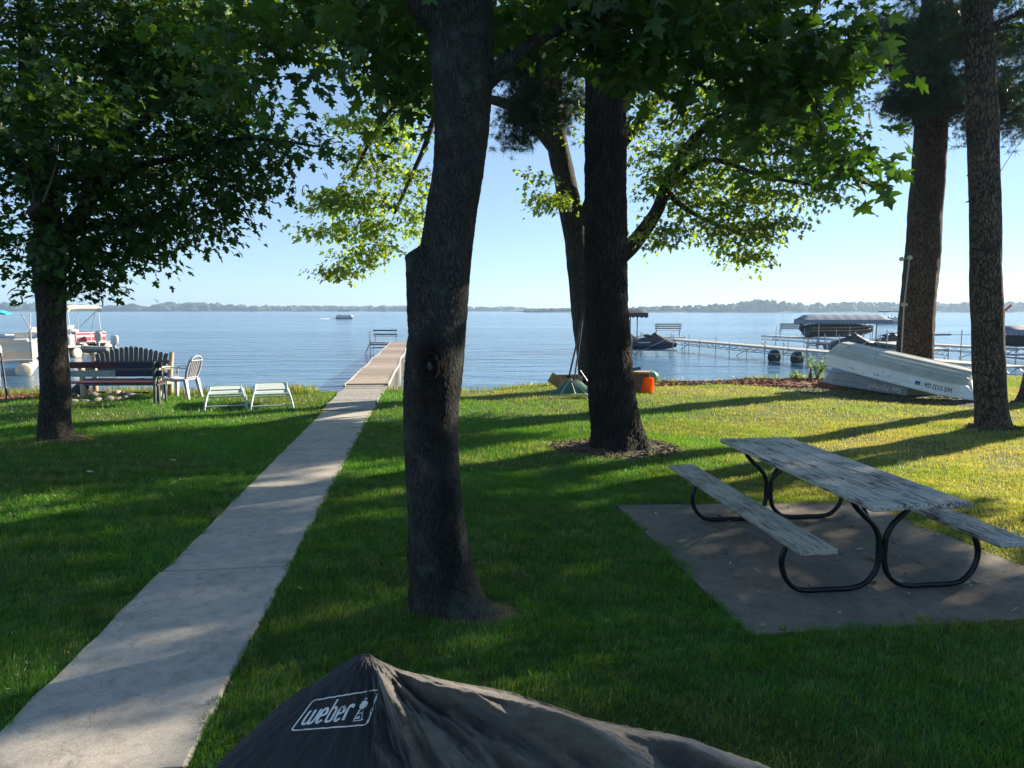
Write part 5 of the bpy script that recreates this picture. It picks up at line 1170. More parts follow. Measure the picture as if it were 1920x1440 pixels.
# left gunwale local y=+beam/2 rotated by roll: z = sin(roll)*beam/2 (negative) -> lift by that amount
lz = -math.sin(roll) * beam / 2; cy = math.cos(roll) * beam / 2
org = Vector((oA.x, oA.y, 0)) - nl * cy
bA, PA = hull('rowing_boat', 'white aluminium rowing boat lying upside down on top of the grey one', org, ux, LA, beam, .43, M['boat_white'], M['boat_bottom'], roll, lz + .02, lz + oB.z)
vs, fs = on_side(PA, .140, .300, .68, .30, 'WS 5132 GA', .012); mb = MB(); mb.add(vs, fs); mb.build('registration', M['black_paint'], bA)
vs, fs = [], []; mb = MB(); g = []
for a in range(5):
    g.append([PA(.325 + .033 * a / 4, 1, .34 + .30 * b / 4) + nlv for b in range(5) for nlv in (Vector((0, .006, 0)),)])
mb.loft(g, closed=False, caps=False, smooth=False); mb.build('sticker', M['sticker_blue'], bA)
mb = MB()
for (s_, v_) in ((.78, .30), (.80, .30), (.78, .38), (.80, .38), (.60, .26), (.62, .26), (.60, .34), (.62, .34), (.70, .18), (.48, .12), (.46, .12), (.52, .5)): p = PA(s_, 1, v_); mb.rock(p, (.012, .012, .012), 1, 1)
mb.build('rivet', M['black_paint'], bA)
oC = D(1703, 750, 16.85); oD = D(1534, 714, 19.9); ux2 = Vector((oD.x - oC.x, oD.y - oC.y, 0)); LB = ux2.length; ux2.normalize(); nl2 = Vector((-ux2.y, ux2.x, 0)); print('boat B', oC, oD, LB)
# near end is the flat transom, bow away: build reversed
beamB = 1.05
tB = thing('x', '', ''); bpy.data.objects.remove(tB)
orgB = Vector((oD.x, oD.y, 0)) - nl2 * (beamB / 2 - .10)
bB, PB_ = hull('rowing_boat', 'grey aluminium rowing boat upside down underneath the white one', orgB, -ux2, LB, beamB, .50, M['boat_grey'], M['boat_grey'], 0.0, .06, .02)
vs, fs = on_side(PB_, .955, .62, .60, .12, 'Sea Nymph', .008, .3, side=-1); mb = MB(); mb.add(vs, fs); mb.build('lettering', M['white_paint'], bB)
# ================================================================== lamp conduit and pole on the pine
ld_ = d1 - .46; lp_ = thing('lamp_post', 'thin conduit with two round floodlights fixed to the leaning pine', 'lamp', tuple(D(1687, 712, ld_)))
l0 = lp_.location.copy(); mb = MB(); mb.tube([D(1690, 690, ld_) - l0 - Vector((0, 0, .6)), D(1690, 668, ld_) - l0, D(1695, 574, ld_) - l0, D(1705, 487, ld_) - l0], .02, 8); mb.build('conduit', M['mower_brown'], lp_)
mb = MB(); p = D(1694, 571, ld_) - l0; mb.lathe([(.05, -.05), (.06, -.03), (.06, .03), (.05, .05)], c=p, n=14); mb.box(p + Vector((.05, 0, 0)), (.12, .05, .08), None, .01); mb.build('junction_box', M['mower_brown'], lp_)
for (x, y) in ((1706, 483), (1690, 486)):
    mb = MB(); p = D(x, y, ld_ - .04) - l0; mb.lathe([(0, -.06), (.03, -.055), (.055, -.02), (.062, .02), (.05, .035), (0, .04)], c=p, n=16, rot=Matrix.Rotation(R(70), 3, 'X')); mb.build('floodlight', M['lamp_white'], lp_)
mb = MB(); mb.tube([D(1690, 486, ld_) - l0, D(1706, 483, ld_) - l0], .012, 6); mb.build('bracket', M['mower_brown'], lp_)
q = D(1749, 700, 19.0); mb = MB(); mb.tube([(q.x, 19.0, 0), tuple(D(1753, 535, 19.05))], .024, 8); mb.tube([D(1753, 560, 19.05), D(1753, 535, 19.05)], .03, 8)
tag(mb.build('boat_pole', M['iron']), 'tall thin dark pole standing right of the leaning pine', 'pole')
# bush by the boat tips
def bush(name, label, base, r, h, n, seed, col):
    rg = np.random.default_rng(seed); t = thing(name, label, 'shrub', tuple(base)); polys = []; P = []
    for i in range(16):
        a = rg.uniform(0, 6.28); l = rg.uniform(.5, 1) * r; tip = np.array([math.cos(a) * l, math.sin(a) * l * .6, h * rg.uniform(.5, 1)]); C = catmull([(0, 0, 0), tuple(tip * [.3, .3, .6]), tuple(tip)], 8); polys.append((C, np.linspace(.008, .003, 8))); P += [C[j] for j in range(3, 8)] * n
    V, T = tubes_np(polys, 4); mesh_np('stem', V, T, M['twig'], t, True)
    P = np.array(P) + rg.normal(0, .05, (len(P), 3)); yd = rg.normal(size=P.shape); nd = rg.normal(size=P.shape); nd[:, 2] += .8
    tm = (np.array([(0, 0, 0), (.22, .4, .05), (0, 1, 0), (-.22, .4, .05)]), np.array([(0, 1, 2), (0, 2, 3)]))
    V, T, C = place_leaves(P, yd, nd, np.full(len(P), .10) * rg.uniform(.6, 1.2, len(P)), np.array(col)[None] * rg.uniform(.6, 1.4, (len(P), 1)), tm, rg); mesh_np('foliage', V, T, M['weed'], t, False, C)
q = D(1532, 722, 20.9); bush('shrub', 'small bright green bush at the water beside the boats', (q.x, q.y, -.1), .55, .85, 4, 3, (.12, .19, .06))
q = D(1493, 720, 21.1); bush('shrub', 'low sprig of green weeds at the shore left of the boat bush', (q.x, q.y, -.12), .25, .38, 2, 5, (.14, .2, .06))
# ================================================================== docks, lifts and boats on the water
def dock(name, label, p0, p1, w=1.15, step=3.0, deck=None, truss=True, poles=True, zt=.0, group=None, tall=.55, seed=0):
    p0, p1 = Vector((p0[0], p0[1], 0)), Vector((p1[0], p1[1], 0)); d = (p1 - p0); L = d.length; rz = math.atan2(d.y, d.x)
    t = thing(name, label, 'dock', (p0.x, p0.y, WATER), rz, group); rg = random.Random(seed); z0 = zt - WATER
    mb = MB(); n = max(1, int(L / 3)); 
    for i in range(n): a = L * i / n; b = L * (i + 1) / n - .03; mb.box(((a + b) / 2, 0, z0), (b - a, w, .05), None, .004)
    mb.build('deck', deck or M['dock_deck'], t)
    if truss:
        for s in (-1, 1):
            mb = MB(); y = s * (w / 2 - .02); mb.beam((0, y, z0 - .06), (L, y, z0 - .06), .04, .05); mb.beam((0, y, z0 - .33), (L, y, z0 - .33), .04, .04)
            k = int(L / .35)
            for i in range(k): a = L * i / k; b = L * (i + 1) / k; mb.beam((a, y, z0 - .07 if i % 2 else z0 - .32), (b, y, z0 - .32 if i % 2 else z0 - .07), .018, .018)
            mb.build('truss', M['dock_metal'], t)
    k = int(L / step)
    for i in range(k + 1):
        for s in (-1, 1):
            x = min(L - .05, i * step + .1); top = z0 + (rg.choice([.1, tall, tall * .8]) if poles else .05); mb = MB(); mb.tube([(x, s * (w / 2 + .03), -.6), (x, s * (w / 2 + .03), top)], .026, 6); mb.build('post', M['dock_metal'], t)
        if i % 2 and truss: mb = MB(); mb.tube([(x, -w / 2, z0 - .35), (x + 1.3, -w / 2, -.1)], .02, 6); mb.build('brace', M['dock_metal'], t)
    return t
a = G(1270, 636); b = G(1545, 656); c = G(1905, 688)
u = (Vector(b) - Vector(a)); 
dock('dock', 'long silver truss dock reaching left from behind the overturned boats', c, a, 1.15, 3.6, tall=.35, seed=1)
a2 = G(1438, 629); b2 = G(1570, 634); c2 = G(1925, 655)
dock('dock', 'farther thin truss dock with tall posts ending under the slatted bench', c2, a2, 1.1, 3.3, tall=.95, seed=2)
a3 = G(1600, 647); b3 = G(1690, 651); dock('dock', 'short side dock between the dark covered jet skis', G(1760, 655), G(1640, 640), 1.0, 3.0, tall=.7, seed=3)
def wheel(px, py, dd, lab):
    p = D(px, py, dd); t = thing('dock_roller', lab, 'wheel', (p.x, p.y, WATER + .22), R(20), 'wheels hanging under the near dock'); mb = MB()
    mb.lathe([(.10, -.16), (.34, -.15), (.40, -.08), (.40, .08), (.34, .15), (.10, .16)], n=26, rot=Matrix.Rotation(R(90), 3, 'X')); mb.build('tyre', M['rubber'], t)
    mb = MB(); mb.lathe([(0, -.17), (.10, -.17), (.10, .17), (0, .17)], n=14, rot=Matrix.Rotation(R(90), 3, 'X')); mb.build('hub', M['rust'], t)
    mb = MB(); mb.tube([(0, -.2, 0), (-.7, .3, .85)], .025, 6); mb.tube([(0, -.2, 0), (.9, .3, .55)], .025, 6); mb.build('strut', M['dock_metal'], t)
wheel(1452, 668, 39.5, 'black dock wheel half under water, left of the two'); wheel(1495, 668, 38.0, 'dock wheel with rusty hub half under water, right of the two')
p = G(1250, 632); dock_bench('dock_bench', 'pale slatted bench on the dock end above the black jet skis', (D(1252, 632, 52).x, 52, .15), R(172), M['dock_deck'], 1.9)
mb = MB(); 
dk = dock('dock', 'short dock section carrying the pale slatted bench', (D(1225, 633, 53).x, 52.2), (D(1283, 633, 52).x, 52.0), 1.3, 2.0, zt=.12, tall=.1, truss=False, seed=5)
p = D(1479, 631, 55.5); dock_bench('dock_bench', 'dark slatted bench standing at the end of the farther dock', (p.x, 55.0, .1), R(176), M['grey_wood'], 1.95)
def canopy(name, label, loc, rz, L, W, zt, mcan, hpost, peak=.35, mark=False, posts=True):
    t = thing(name, label, 'boat lift', loc, rz); n = 24; secs = []
    for i in range(n + 1):
        x = -L / 2 + L * i / n; e = min(1, (L / 2 - abs(x)) / .5); row = []
        for j in range(13): v = -1 + 2 * j / 12; zz = zt + peak * (1 - abs(v) ** 1.6) * (.25 + .75 * e ** .5) + .02 * math.sin(i * 2.1); row.append((x, v * W / 2, zz))
        secs.append(row)
    mb = MB(); mb.loft(secs, closed=False, caps=False)
    # scalloped valance all round
    def val(p0, p1, k):
        vs = []; fs = []; m_ = k * 6
        for i in range(m_ + 1): q_ = i / m_; p = Vector(p0).lerp(Vector(p1), q_); dz = .36 - .10 * abs(math.cos(q_ * k * math.pi)) ** 1.5; vs += [p, p - Vector((0, 0, dz))]
        fs = [(2 * i, 2 * i + 1, 2 * i + 3, 2 * i + 2) for i in range(m_)]; mb.add(vs, fs)
    for s in (-1, 1): val((-L / 2, s * W / 2, zt + .01), (L / 2, s * W / 2, zt + .01), int(L / .3)); val((s * L / 2, -W / 2, zt + .01), (s * L / 2, W / 2, zt + .01), int(W / .3))
    mb.build('canopy', mcan, t)
    if posts:
        for sx in (-1, 1):
            for sy in (-1, 1): mb = MB(); mb.beam((sx * L * .33, sy * W * .42, -hpost), (sx * L * .33, sy * W * .42, zt + .1), .07, .07); mb.build('post', M['dock_metal'], t)
        mb = MB()
        for sy in (-1, 1): mb.beam((-L * .36, sy * W * .42, .25), (L * .36, sy * W * .42, .25), .08, .10)
        for sx in (-1, 1): mb.beam((sx * L * .33, -W * .42, .15), (sx * L * .33, W * .42, .15), .08, .10)
        mb.build('cradle', M['dock_metal'], t)
    if mark: mb = MB(); mb.box((L / 2 + .01, -W * .3, zt - .12), (.02, .5, .07)); mb.build('label', M['white_paint'], t)
    return t
dc = 54.; p = D(1579, 600, dc); canopy('boat_lift', 'boat lift under a long scalloped grey canopy above the gold striped speedboat', (p.x, dc, WATER), R(-4), 6.3, 2.6, 2.1, M['canopy_grey'], .8, .42)
dd_ = 50.; p = D(1152, 590, dd_); canopy('boat_lift', 'boat lift canopy of dark cloth poking out right of the thick trunk', (p.x, dd_, WATER), R(4), 4.2, 2.4, 2.62, M['canopy_dark'], .8, .3, True)
de = 40.; p = D(1950, 603, de); canopy('boat_lift', 'blue grey boat lift canopy cut off by the right edge', (p.x, de, WATER), R(3), 4.4, 2.6, 1.75, M['canopy_grey'], .8, .25)
def boat_hull(mb, L, B, h, z0, sheer=.25, rake=.8, flat=.75):
    secs = []
    for i in range(17):
        s = i / 16; x = -L / 2 + L * s; k = (1 - max(0, (s - .45) / .55) ** 2.2); b = B / 2 * max(.02, k); zt = z0 + h + sheer * s * s; zb = z0 + h * .55 * max(0, (s - .6) / .4) ** 2
        secs.append([(x, -b, zt), (x, -b * .97, zt - h * .35), (x - 0, -b * flat, zb + h * .22), (x, 0, zb), (x, b * flat, zb + h * .22), (x, b * .97, zt - h * .35), (x, b, zt), (x, b * .5, zt + .02), (x, -b * .5, zt + .02)])
    mb.loft(secs)
def jetski(label, loc, rz, accent=None, covm='cover_dark', group='covered jet skis on lifts'):
    t = thing('jet_ski', label, 'jet ski', loc, rz, group)
    mb = MB(); boat_hull(mb, 3.2, 1.15, .42, .0, .18); mb.build('hull', M['hull_blue'], t)
    mb = MB(); secs = []
    pr2 = [(-1.55, .45, .42), (-1.2, .62, .48), (-.7, .78, .46), (-.3, .86, .40), (-.05, .98, .36), (.12, 1.12, .30), (.25, 1.16, .28), (.45, 1.02, .34), (.8, .82, .46), (1.2, .68, .36), (1.5, .60, .16), (1.62, .56, .05)]
    C = catmull(pr2, 40)
    for x, z_, b in C: secs.append([(x, -b, .42 + .1 * max(0, x) * .3), (x, -b * .95, .42 + (z_ - .42) * .35), (x, -b * .5, .42 + (z_ - .42) * .8), (x, 0, z_), (x, b * .5, .42 + (z_ - .42) * .8), (x, b * .95, .42 + (z_ - .42) * .35), (x, b, .42 + .1 * max(0, x) * .3)])
    mb.loft(secs); mb.build('cover', M[covm], t)
    mb = MB(); mb.rock((-.25, 0, .92), (.30, .18, .10), 4, 2); mb.tube([(.2, -.36, 1.08), (.2, .36, 1.08)], .04, 8); mb.build('handlebar_bulge', M[covm], t)
    mb = MB(); mb.beam((-.9, -.56, .50), (-.1, -.58, .52), .02, .05, (0, 0, 1)); mb.build('stripe', M[accent or 'white_paint'], t)
    return t
def pwc_lift(label, loc, rz):
    t = thing('jet_ski_lift', label, 'lift', loc, rz, 'low metal lifts under the jet skis'); mb = MB()
    for s in (-1, 1): mb.beam((-1.6, s * .45, -.02), (1.6, s * .45, -.02), .07, .07)
    mb.beam((-1.2, -.9, -.15), (-1.2, .9, -.15), .06, .06); mb.beam((1.2, -.9, -.15), (1.2, .9, -.15), .06, .06); mb.build('cradle', M['dock_metal'], t)
    for sx in (-1, 1):
        for sy in (-1, 1): mb = MB(); mb.tube([(sx * 1.3, sy * .9, -1.0), (sx * 1.3, sy * .9, 1.05)], .03, 6); mb.build('post', M['dock_metal'], t)
    mb = MB(); mb.tube([(-1.3, -.9, -.3), (1.2, -.9, .9)], .025, 6); mb.build('brace', M['dock_metal'], t)
wz = WATER + .22
for (px, dd, rz, lab, acc) in ((1222, 46.5, -8, 'black covered jet ski on a lift just right of the thick trunk', None), (1168, 49.5, -6, 'black covered jet ski partly hidden by the thick trunk', None), (1596, 46.0, 4, 'dark covered jet ski with a lime stripe', 'lime'), (1668, 47.0, 8, 'dark covered jet ski with pointed cover left of the leaning pine', None)):
    p = D(px, 640, dd); jetski(lab, (p.x, dd, wz), R(rz), acc); pwc_lift({1222: 'low metal lift under the black jet ski just right of the thick trunk', 1168: 'low metal lift half hidden behind the thick furrowed trunk', 1596: 'low metal lift under the jet ski with a lime stripe', 1668: 'low metal lift under the jet ski nearest the leaning pine'}[px], (p.x, dd, wz), R(rz))
# speedboat under the canopy
p = D(1574, 622, dc); sb = thing('speedboat', 'black speedboat with gold stripes hanging under the grey canopy', 'speedboat', (p.x, dc, WATER + .78), R(-3))
mb = MB(); boat_hull(mb, 5.0, 2.0, .78, 0, .12); mb.build('hull', M['canopy_dark'], sb)
for z_, y_ in ((.72, -1.02), (.50, -.99)):
    mb = MB(); mb.tube(catmull([(-2.4, y_, z_), (-.5, y_ - .01, z_ + .02), (.6, y_ * .97, z_ + .03), (1.6, y_ * .72, z_ + .10), (2.3, y_ * .30, z_ + .16)], 20), .035, 6); mb.build('stripe', M['gold_stripe'], sb)
mb = MB(); secs = [[(x, -b, .80), (x, -b * .7, .80 + z_), (x, b * .7, .80 + z_), (x, b, .80)] for x, b, z_ in ((-2.3, .9, .12), (-1.2, .95, .28), (0, .9, .34), (.8, .8, .30), (1.6, .55, .12), (2.2, .2, .05))]; mb.loft(secs); mb.build('cover', M['cover_dark'], sb)
mb = MB(); mb.tube([(-2.9, 0, .75), (-2.9, 0, 1.1)], .05, 8); mb.rock((-2.8, 0, .65), (.22, .2, .3), 2, 2); mb.build('outboard_motor', M['black_paint'], sb)
p = D(1925, 622, de); sb2 = thing('fishing_boat', 'dark boat on a lift beneath the canopy cut off by the right edge', 'boat', (p.x, de, WATER + .75), R(180)); mb = MB(); boat_hull(mb, 4.6, 1.8, .55, 0, .2); mb.build('hull', M['canopy_dark'], sb2)
mb = MB(); mb.box((0, 0, .62), (2.6, 1.3, .12), None, .04); mb.build('cover', M['cover_dark'], sb2)
# flag
fl_ = D(1884, 586, 52.); t = thing('weather_vane', 'orange red wind vane on a thin mast near the right edge', 'wind vane', (fl_.x, 52., WATER)); zf = fl_.z - WATER
mb = MB(); mb.tube([(0, 0, 0), (0, 0, zf)], .02, 6); mb.build('mast', M['dock_metal'], t); mb = MB()
mb.beam((-.6, 0, zf - .4), (.45, 0, zf + .55), .03, .16); mb.beam((-.75, 0, zf - .15), (-.35, 0, zf - .55), .03, .25); mb.build('vane', M['flag_red'], t)
mb = MB(); q = D(1752, 628, 48.); mb.tube([(q.x - 1.2, 48, q.z), (q.x + 1.2, 48.2, q.z + .02)], .07, 8); mb.tube([(q.x + 1.1, 48.2, q.z + .02), (q.x + 6, 48.3, q.z - .03)], .02, 6); mb.tube([(q.x - 1.1, 48, WATER - .3), (q.x - 1.1, 48, q.z)], .03, 6)
mb.tube([(q.x + 5.8, 48.3, WATER - .3), (q.x + 5.8, 48.3, q.z)], .03, 6); tag(mb.build('boom', M['canopy_grey']), 'dark blue rolled boom on a dock rail between the two right pines', 'boom')
# --- pontoon boats
def outboard(parent, x, y, z, m, k=1.0):
    mb = MB(); secs = []
    for zz, r, o in ((0, .19, 0), (.08, .22, .02), (.34, .24, .04), (.50, .23, .05), (.60, .19, .05), (.64, .10, .04)): secs.append([(x - o * k + r * 1.25 * math.cos(a) * k, y + r * math.sin(a) * k * .8, z + zz * k) for a in np.linspace(0, 2 * math.pi, 14)[:-1]])
    mb.loft(secs); o = mb.build('outboard_motor', m, parent)
    mb = MB(); mb.box((x - .02, y, z - .45 * k), (.22 * k, .12 * k, .95 * k), Matrix.Rotation(R(6), 3, 'Y'), .02); mb.box((x - .05, y, z - .85 * k), (.5 * k, .05, .05), None, .01); mb.build('motor_leg', M['outboard_grey'], o)
def pontoon(name, label, loc, rz, L, W, mpanel, mframe, mstripe=None, bimini=None, motor='outboard_grey', deck_z=.62, pan_h=.62):
    t = thing(name, label, 'pontoon boat', loc, rz)
    for s in (-1, 1):
        mb = MB(); pts = [(-L / 2 - .0, s * (W / 2 - .33), .22), (L * .38, s * (W / 2 - .33), .22), (L * .46, s * (W / 2 - .33), .30), (L * .52, s * (W / 2 - .33), .42)]; mb.tube(pts, [.33, .33, .24, .04], 20); mb.build('pontoon_tube', M['alu'], t)
        mb = MB(); mb.lathe([(0, -.03), (.2, -.02), (.335, .02), (.335, .06)], c=(-L / 2 - .03, s * (W / 2 - .33), .22), n=20, rot=Matrix.Rotation(R(90), 3, 'Y')); mb.build('end_cap', M['pontoon_cream'], t)
    mb = MB(); mb.box((0, 0, deck_z), (L * .98, W, .10), None, .01); mb.build('deck', M['dock_deck'], t)
    z0 = deck_z + .07
    def panel(p0, p1, nm):
        p0, p1 = Vector(p0), Vector(p1); Lp = (p1 - p0).length; k = max(1, round(Lp / .95)); dirn = (p1 - p0) / Lp
        mb = MB(); mb.beam(p0 + Vector((0, 0, z0 + .02)), p1 + Vector((0, 0, z0 + .02)), .045, .05); mb.beam(p0 + Vector((0, 0, z0 + pan_h)), p1 + Vector((0, 0, z0 + pan_h)), .045, .05); 
        for i in range(k + 1): c = p0 + dirn * (Lp * i / k); mb.beam(c + Vector((0, 0, z0)), c + Vector((0, 0, z0 + pan_h)), .045, .045, (0, 1, 0.01))
        mb.beam(p0 + Vector((0, 0, z0 + pan_h * .62)), p1 + Vector((0, 0, z0 + pan_h * .62)), .03, .14 * 1); mb.build('fence_frame', mframe, t)
        mb = MB(); mb.beam(p0 + Vector((0, 0, z0 + pan_h / 2)), p1 + Vector((0, 0, z0 + pan_h / 2)), .02, pan_h - .06); mb.build('fence_panel', nm, t)
    xa, xb = -L / 2 + .45, L / 2 - .5; w = W / 2 - .05
    panel((xa, -w, 0), (xb, -w, 0), mstripe or mpanel); panel((xa, w, 0), (xb, w, 0), mstripe or mpanel); panel((xa, -w, 0), (xa, w, 0), mpanel); panel((xb, -w, 0), (xb, w, 0), mpanel)
    for (x, y, sx, sy) in ((xa + .35, w - .4, .6, .6), (xa + .35, -w + .4, .6, .6), (xb - .8, w - .35, 1.3, .55), (xb - .8, -w + .35, 1.3, .55)):
        mb = MB(); mb.box((x, y, z0 + .22), (sx, sy, .42), None, .05); mb.box((x, y + (sy / 2 - .05) * (1 if y > 0 else -1), z0 + .55), (sx, .14, .34), None, .05); mb.build('seat', M['pontoon_cream'], t)
    mb = MB(); mb.box((.2, -w + .5, z0 + .4), (.55, .6, .8), None, .06); mb.box((.35, -w + .5, z0 + .95), (.05, .5, .3), Matrix.Rotation(R(-20), 3, 'Y')); mb.build('console', M['pontoon_white'], t)
    outboard(t, -L / 2 - .15, 0, .75, M[motor])
    if bimini: bimini(t, z0, w)
    return t
def bim_fold(t, z0, w):     # raised, folded top
    mb = MB(); zt_ = z0 + 2.15
    for s in (-1, 1): mb.tube([(.6, s * w, z0 + .62), (-1.7, s * w, zt_)], .03, 8); mb.tube([(-1.0, s * w, z0 + .62), (-1.5, s * w, zt_ - .05)], .028, 8); mb.tube([(-1.75, s * w, zt_ - .1), (-1.9, s * w, z0 + .62)], .025, 8)
    mb.build('bimini_frame', M['alu'], t); mb = MB(); mb.tube(catmull([(-1.9, -w, zt_ - .02), (-1.7, -w * .95, zt_ + .12), (-1.62, 0, zt_ + .16), (-1.7, w * .95, zt_ + .12), (-1.9, w, zt_ - .02)], 14), .17, 10); mb.build('bimini_top', M['pontoon_cream'], t)
    mb = MB(); mb.tube([(-1.2, 0, z0), (-1.3, 0, zt_ + .75)], .018, 6); mb.build('antenna', M['pontoon_white'], t)
p = D(184, 655, 47.5); pontoon('pontoon_boat', 'white pontoon boat with red side panels and folded cream sun top', (D(167, 655, 48).x - 2.3, 49.3, WATER), R(160), 5.6, 2.4, M['pontoon_red'], M['pontoon_white'], M['pontoon_maroon'], bim_fold)
dh = D(200, 652, 45.5); t = thing('dinghy', 'small grey open boat with outboard beside the red paneled pontoon boat', 'dinghy', (dh.x - 1.1, 46.0, WATER + .02), R(172)); mb = MB(); boat_hull(mb, 2.6, 1.2, .42, 0, .12); mb.build('hull', M['boat_grey'], t); outboard(t, -1.45, 0, .62, M['pontoon_white'], .9)
pontoon('pontoon_boat', 'silver pontoon boat with a blue swoosh, its middle hidden by the left maple trunk', (-29.0, 42.8, WATER), R(163), 5.2, 2.35, M['pontoon_grey'], M['alu'], None, None)
def bim_teal(t, z0, w):
    mb = MB(); zt_ = z0 + 1.9
    for s in (-1, 1): mb.tube([(-2.0, s * w, z0 + .6), (-2.0, s * w, zt_ - .6), (-2.6, s * w * .8, zt_ + .0)], .03, 8); mb.tube([(-2.0, s * w, zt_ - .6), (-1.2, s * w, zt_ + .05)], .025, 8)
    mb.build('bimini_frame', M['alu'], t); mb = MB(); secs = [[(x, -w * .3, zt_ + .05), (x, -w * .1, zt_ + .12 + k), (x, w * .3, zt_ + .16 + k), (x, w * .7, zt_ + .12 + k), (x, w, zt_ + .05), (x, w, zt_), (x, w * .3, zt_ + .08 + k), (x, -w * .3, zt_)] for x, k in ((-2.2, 0), (-1, .06), (0, .08), (1, .04))]; mb.loft(secs); mb.build('bimini_top', M['teal'], t)
pontoon('pontoon_boat', 'cream pontoon boat with teal top seen from its stern at the left edge', (-23.15, 32.3, WATER), R(121), 5.4, 2.45, M['pontoon_cream'], M['pontoon_white'], None, bim_teal, deck_z=.64, pan_h=.72)
def far_pontoon(label, px, py, dd, rz, L=6.5):
    p = D(px, py, dd); t = thing('pontoon_boat', label, 'pontoon boat', (p.x, dd, WATER), rz)
    mb = MB(); 
    for s in (-1, 1): mb.tube([(-L / 2, s * .9, .25), (L * .4, s * .9, .25), (L / 2, s * .9, .5)], [.33, .33, .08], 12)
    mb.build('pontoon_tube', M['outboard_grey'], t); mb = MB(); mb.box((0, 0, .65), (L, 2.4, .12)); 
    for s in (-1, 1): mb.box((0, s * 1.18, 1.0), (L * .9, .05, .5))
    for s in (-1, 1): mb.box((s * L * .45, 0, 1.0), (.05, 2.3, .5))
    mb.build('fence_panel', M['pontoon_white'], t)
    mb = MB(); 
    for x in (-1.6, 1.2):
        for s in (-1, 1): mb.tube([(x, s * 1.1, 1.2), (x, s * 1.1, 2.5)], .04, 6)
    mb.build('bimini_frame', M['alu'], t); mb = MB(); secs = [[(x, -1.2, 2.5), (x, 0, 2.72), (x, 1.2, 2.5), (x, 0, 2.58)] for x in (-2, -.6, .8, 1.8)]; mb.loft(secs); mb.build('bimini_top', M['canopy_dark'], t)
    for k, x in enumerate((-1.2, .2, 1.6)): mb = MB(); mb.rock((x, .5, 1.35), (.22, .2, .35), k, 2); mb.build('seat', M['pontoon_grey'], t)
    return t, p
far_pontoon('distant white pontoon boat cruising on the open lake left of the closest trunk', 646, 597, 236, R(3), 5.4)
far_pontoon('distant pontoon boat with dark top beside the leaning pine', 1667, 600, 150, R(2), 4.6)
def wake(px0, px1, y, dd, nm):
    a = D(px0, y, dd); b = D(px1, y, dd); mb = MB(); vs = []; n = 24
    for i in range(n + 1):
        x = a.x + (b.x - a.x) * i / n; h = .18 * math.sin(math.pi * i / n) ** .6 * random.uniform(.4, 1)
        vs += [(x, dd - 1.0, WATER + .01), (x, dd + .1, WATER + .03 + h), (x, dd + 1.2, WATER + .01)]
    mb.add(vs, [(3 * i, 3 * i + 1, 3 * i + 4, 3 * i + 3) for i in range(n)] + [(3 * i + 1, 3 * i + 2, 3 * i + 5, 3 * i + 4) for i in range(n)], True)
    tag(mb.build('wake_foam', M['foam']), kind='stuff')
wake(599, 634, 597, 236, 0)
# ================================================================== far shores
def far_woods(name, xa, xb, dist, hfn, n, seed, m, deep=60, w=(8, 16)):
    rg = np.random.default_rng(seed); import bmesh
    bm = bmesh.new(); bmesh.ops.create_icosphere(bm, subdivisions=2, radius=1); bv = np.array([v.co[:] for v in bm.verts]); bf = np.array([[v.index for v in f.verts] for f in bm.faces]); bm.free()
    V = []; T = []; off = 0
    for i in range(n):
        x = rg.uniform(xa, xb); y = dist + rg.uniform(0, deep); hh = hfn(x) * rg.uniform(.6, 1.15); rw = rg.uniform(*w) / 2
        P = bv * np.array([rw, rw, hh * .55]); P = P * (1 + .28 * snoise(bv * 1.0 + rg.uniform(0, 50, 3), .9, seed + i, 2))[:, None]
        V.append(P + np.array([x, y, hh * .50 + WATER])); T.append(bf + off); off += len(bv)
    return tag(mesh_np(name, np.concatenate(V), np.concatenate(T), m, smooth=False), kind='stuff')
k = 1000 / F
def hr(x):
    px = 960 + x / 1000 * F; return np.interp(px, [980, 1180, 1290, 1380, 1420, 1450, 1480, 1640, 1700, 1920, 2100], [5, 7, 10, 12, 16, 18, 13, 14.5, 14, 14, 14]) * .9
far_woods('distant_woods', (985 - 960) / F * 1000, (2150 - 960) / F * 1000, 1000, hr, 900, 4, M['far_tree'], 70, (6, 15))
def hl(x):
    px = 960 + x / 1700 * F; return np.interp(px, [-200, 0, 60, 150, 200, 330, 450, 620, 760, 980], [20, 20, 18, 13, 15, 20, 13, 13, 12, 10])
far_woods('distant_woods', (-250 - 960) / F * 1700, (985 - 960) / F * 1700, 1700, hl, 620, 5, M['far_tree'], 160, (14, 34))
# low shore land under the woods
mb = MB(); secs = []
for x in np.linspace(-2600, 2200, 90):
    y0_ = 990 if x > 30 else 1690; y0_ += 6 * math.sin(x * .05); secs.append([(x, y0_ - 4, WATER - .3), (x, y0_ + 3, WATER + .8), (x, y0_ + 30, WATER + 2.5), (x, y0_ + 300, WATER + 6), (x, y0_ + 900, WATER + 8)])
mb.loft(secs, closed=False, caps=False); tag(mb.build('far_shore', M['far_tree']), kind='structure')
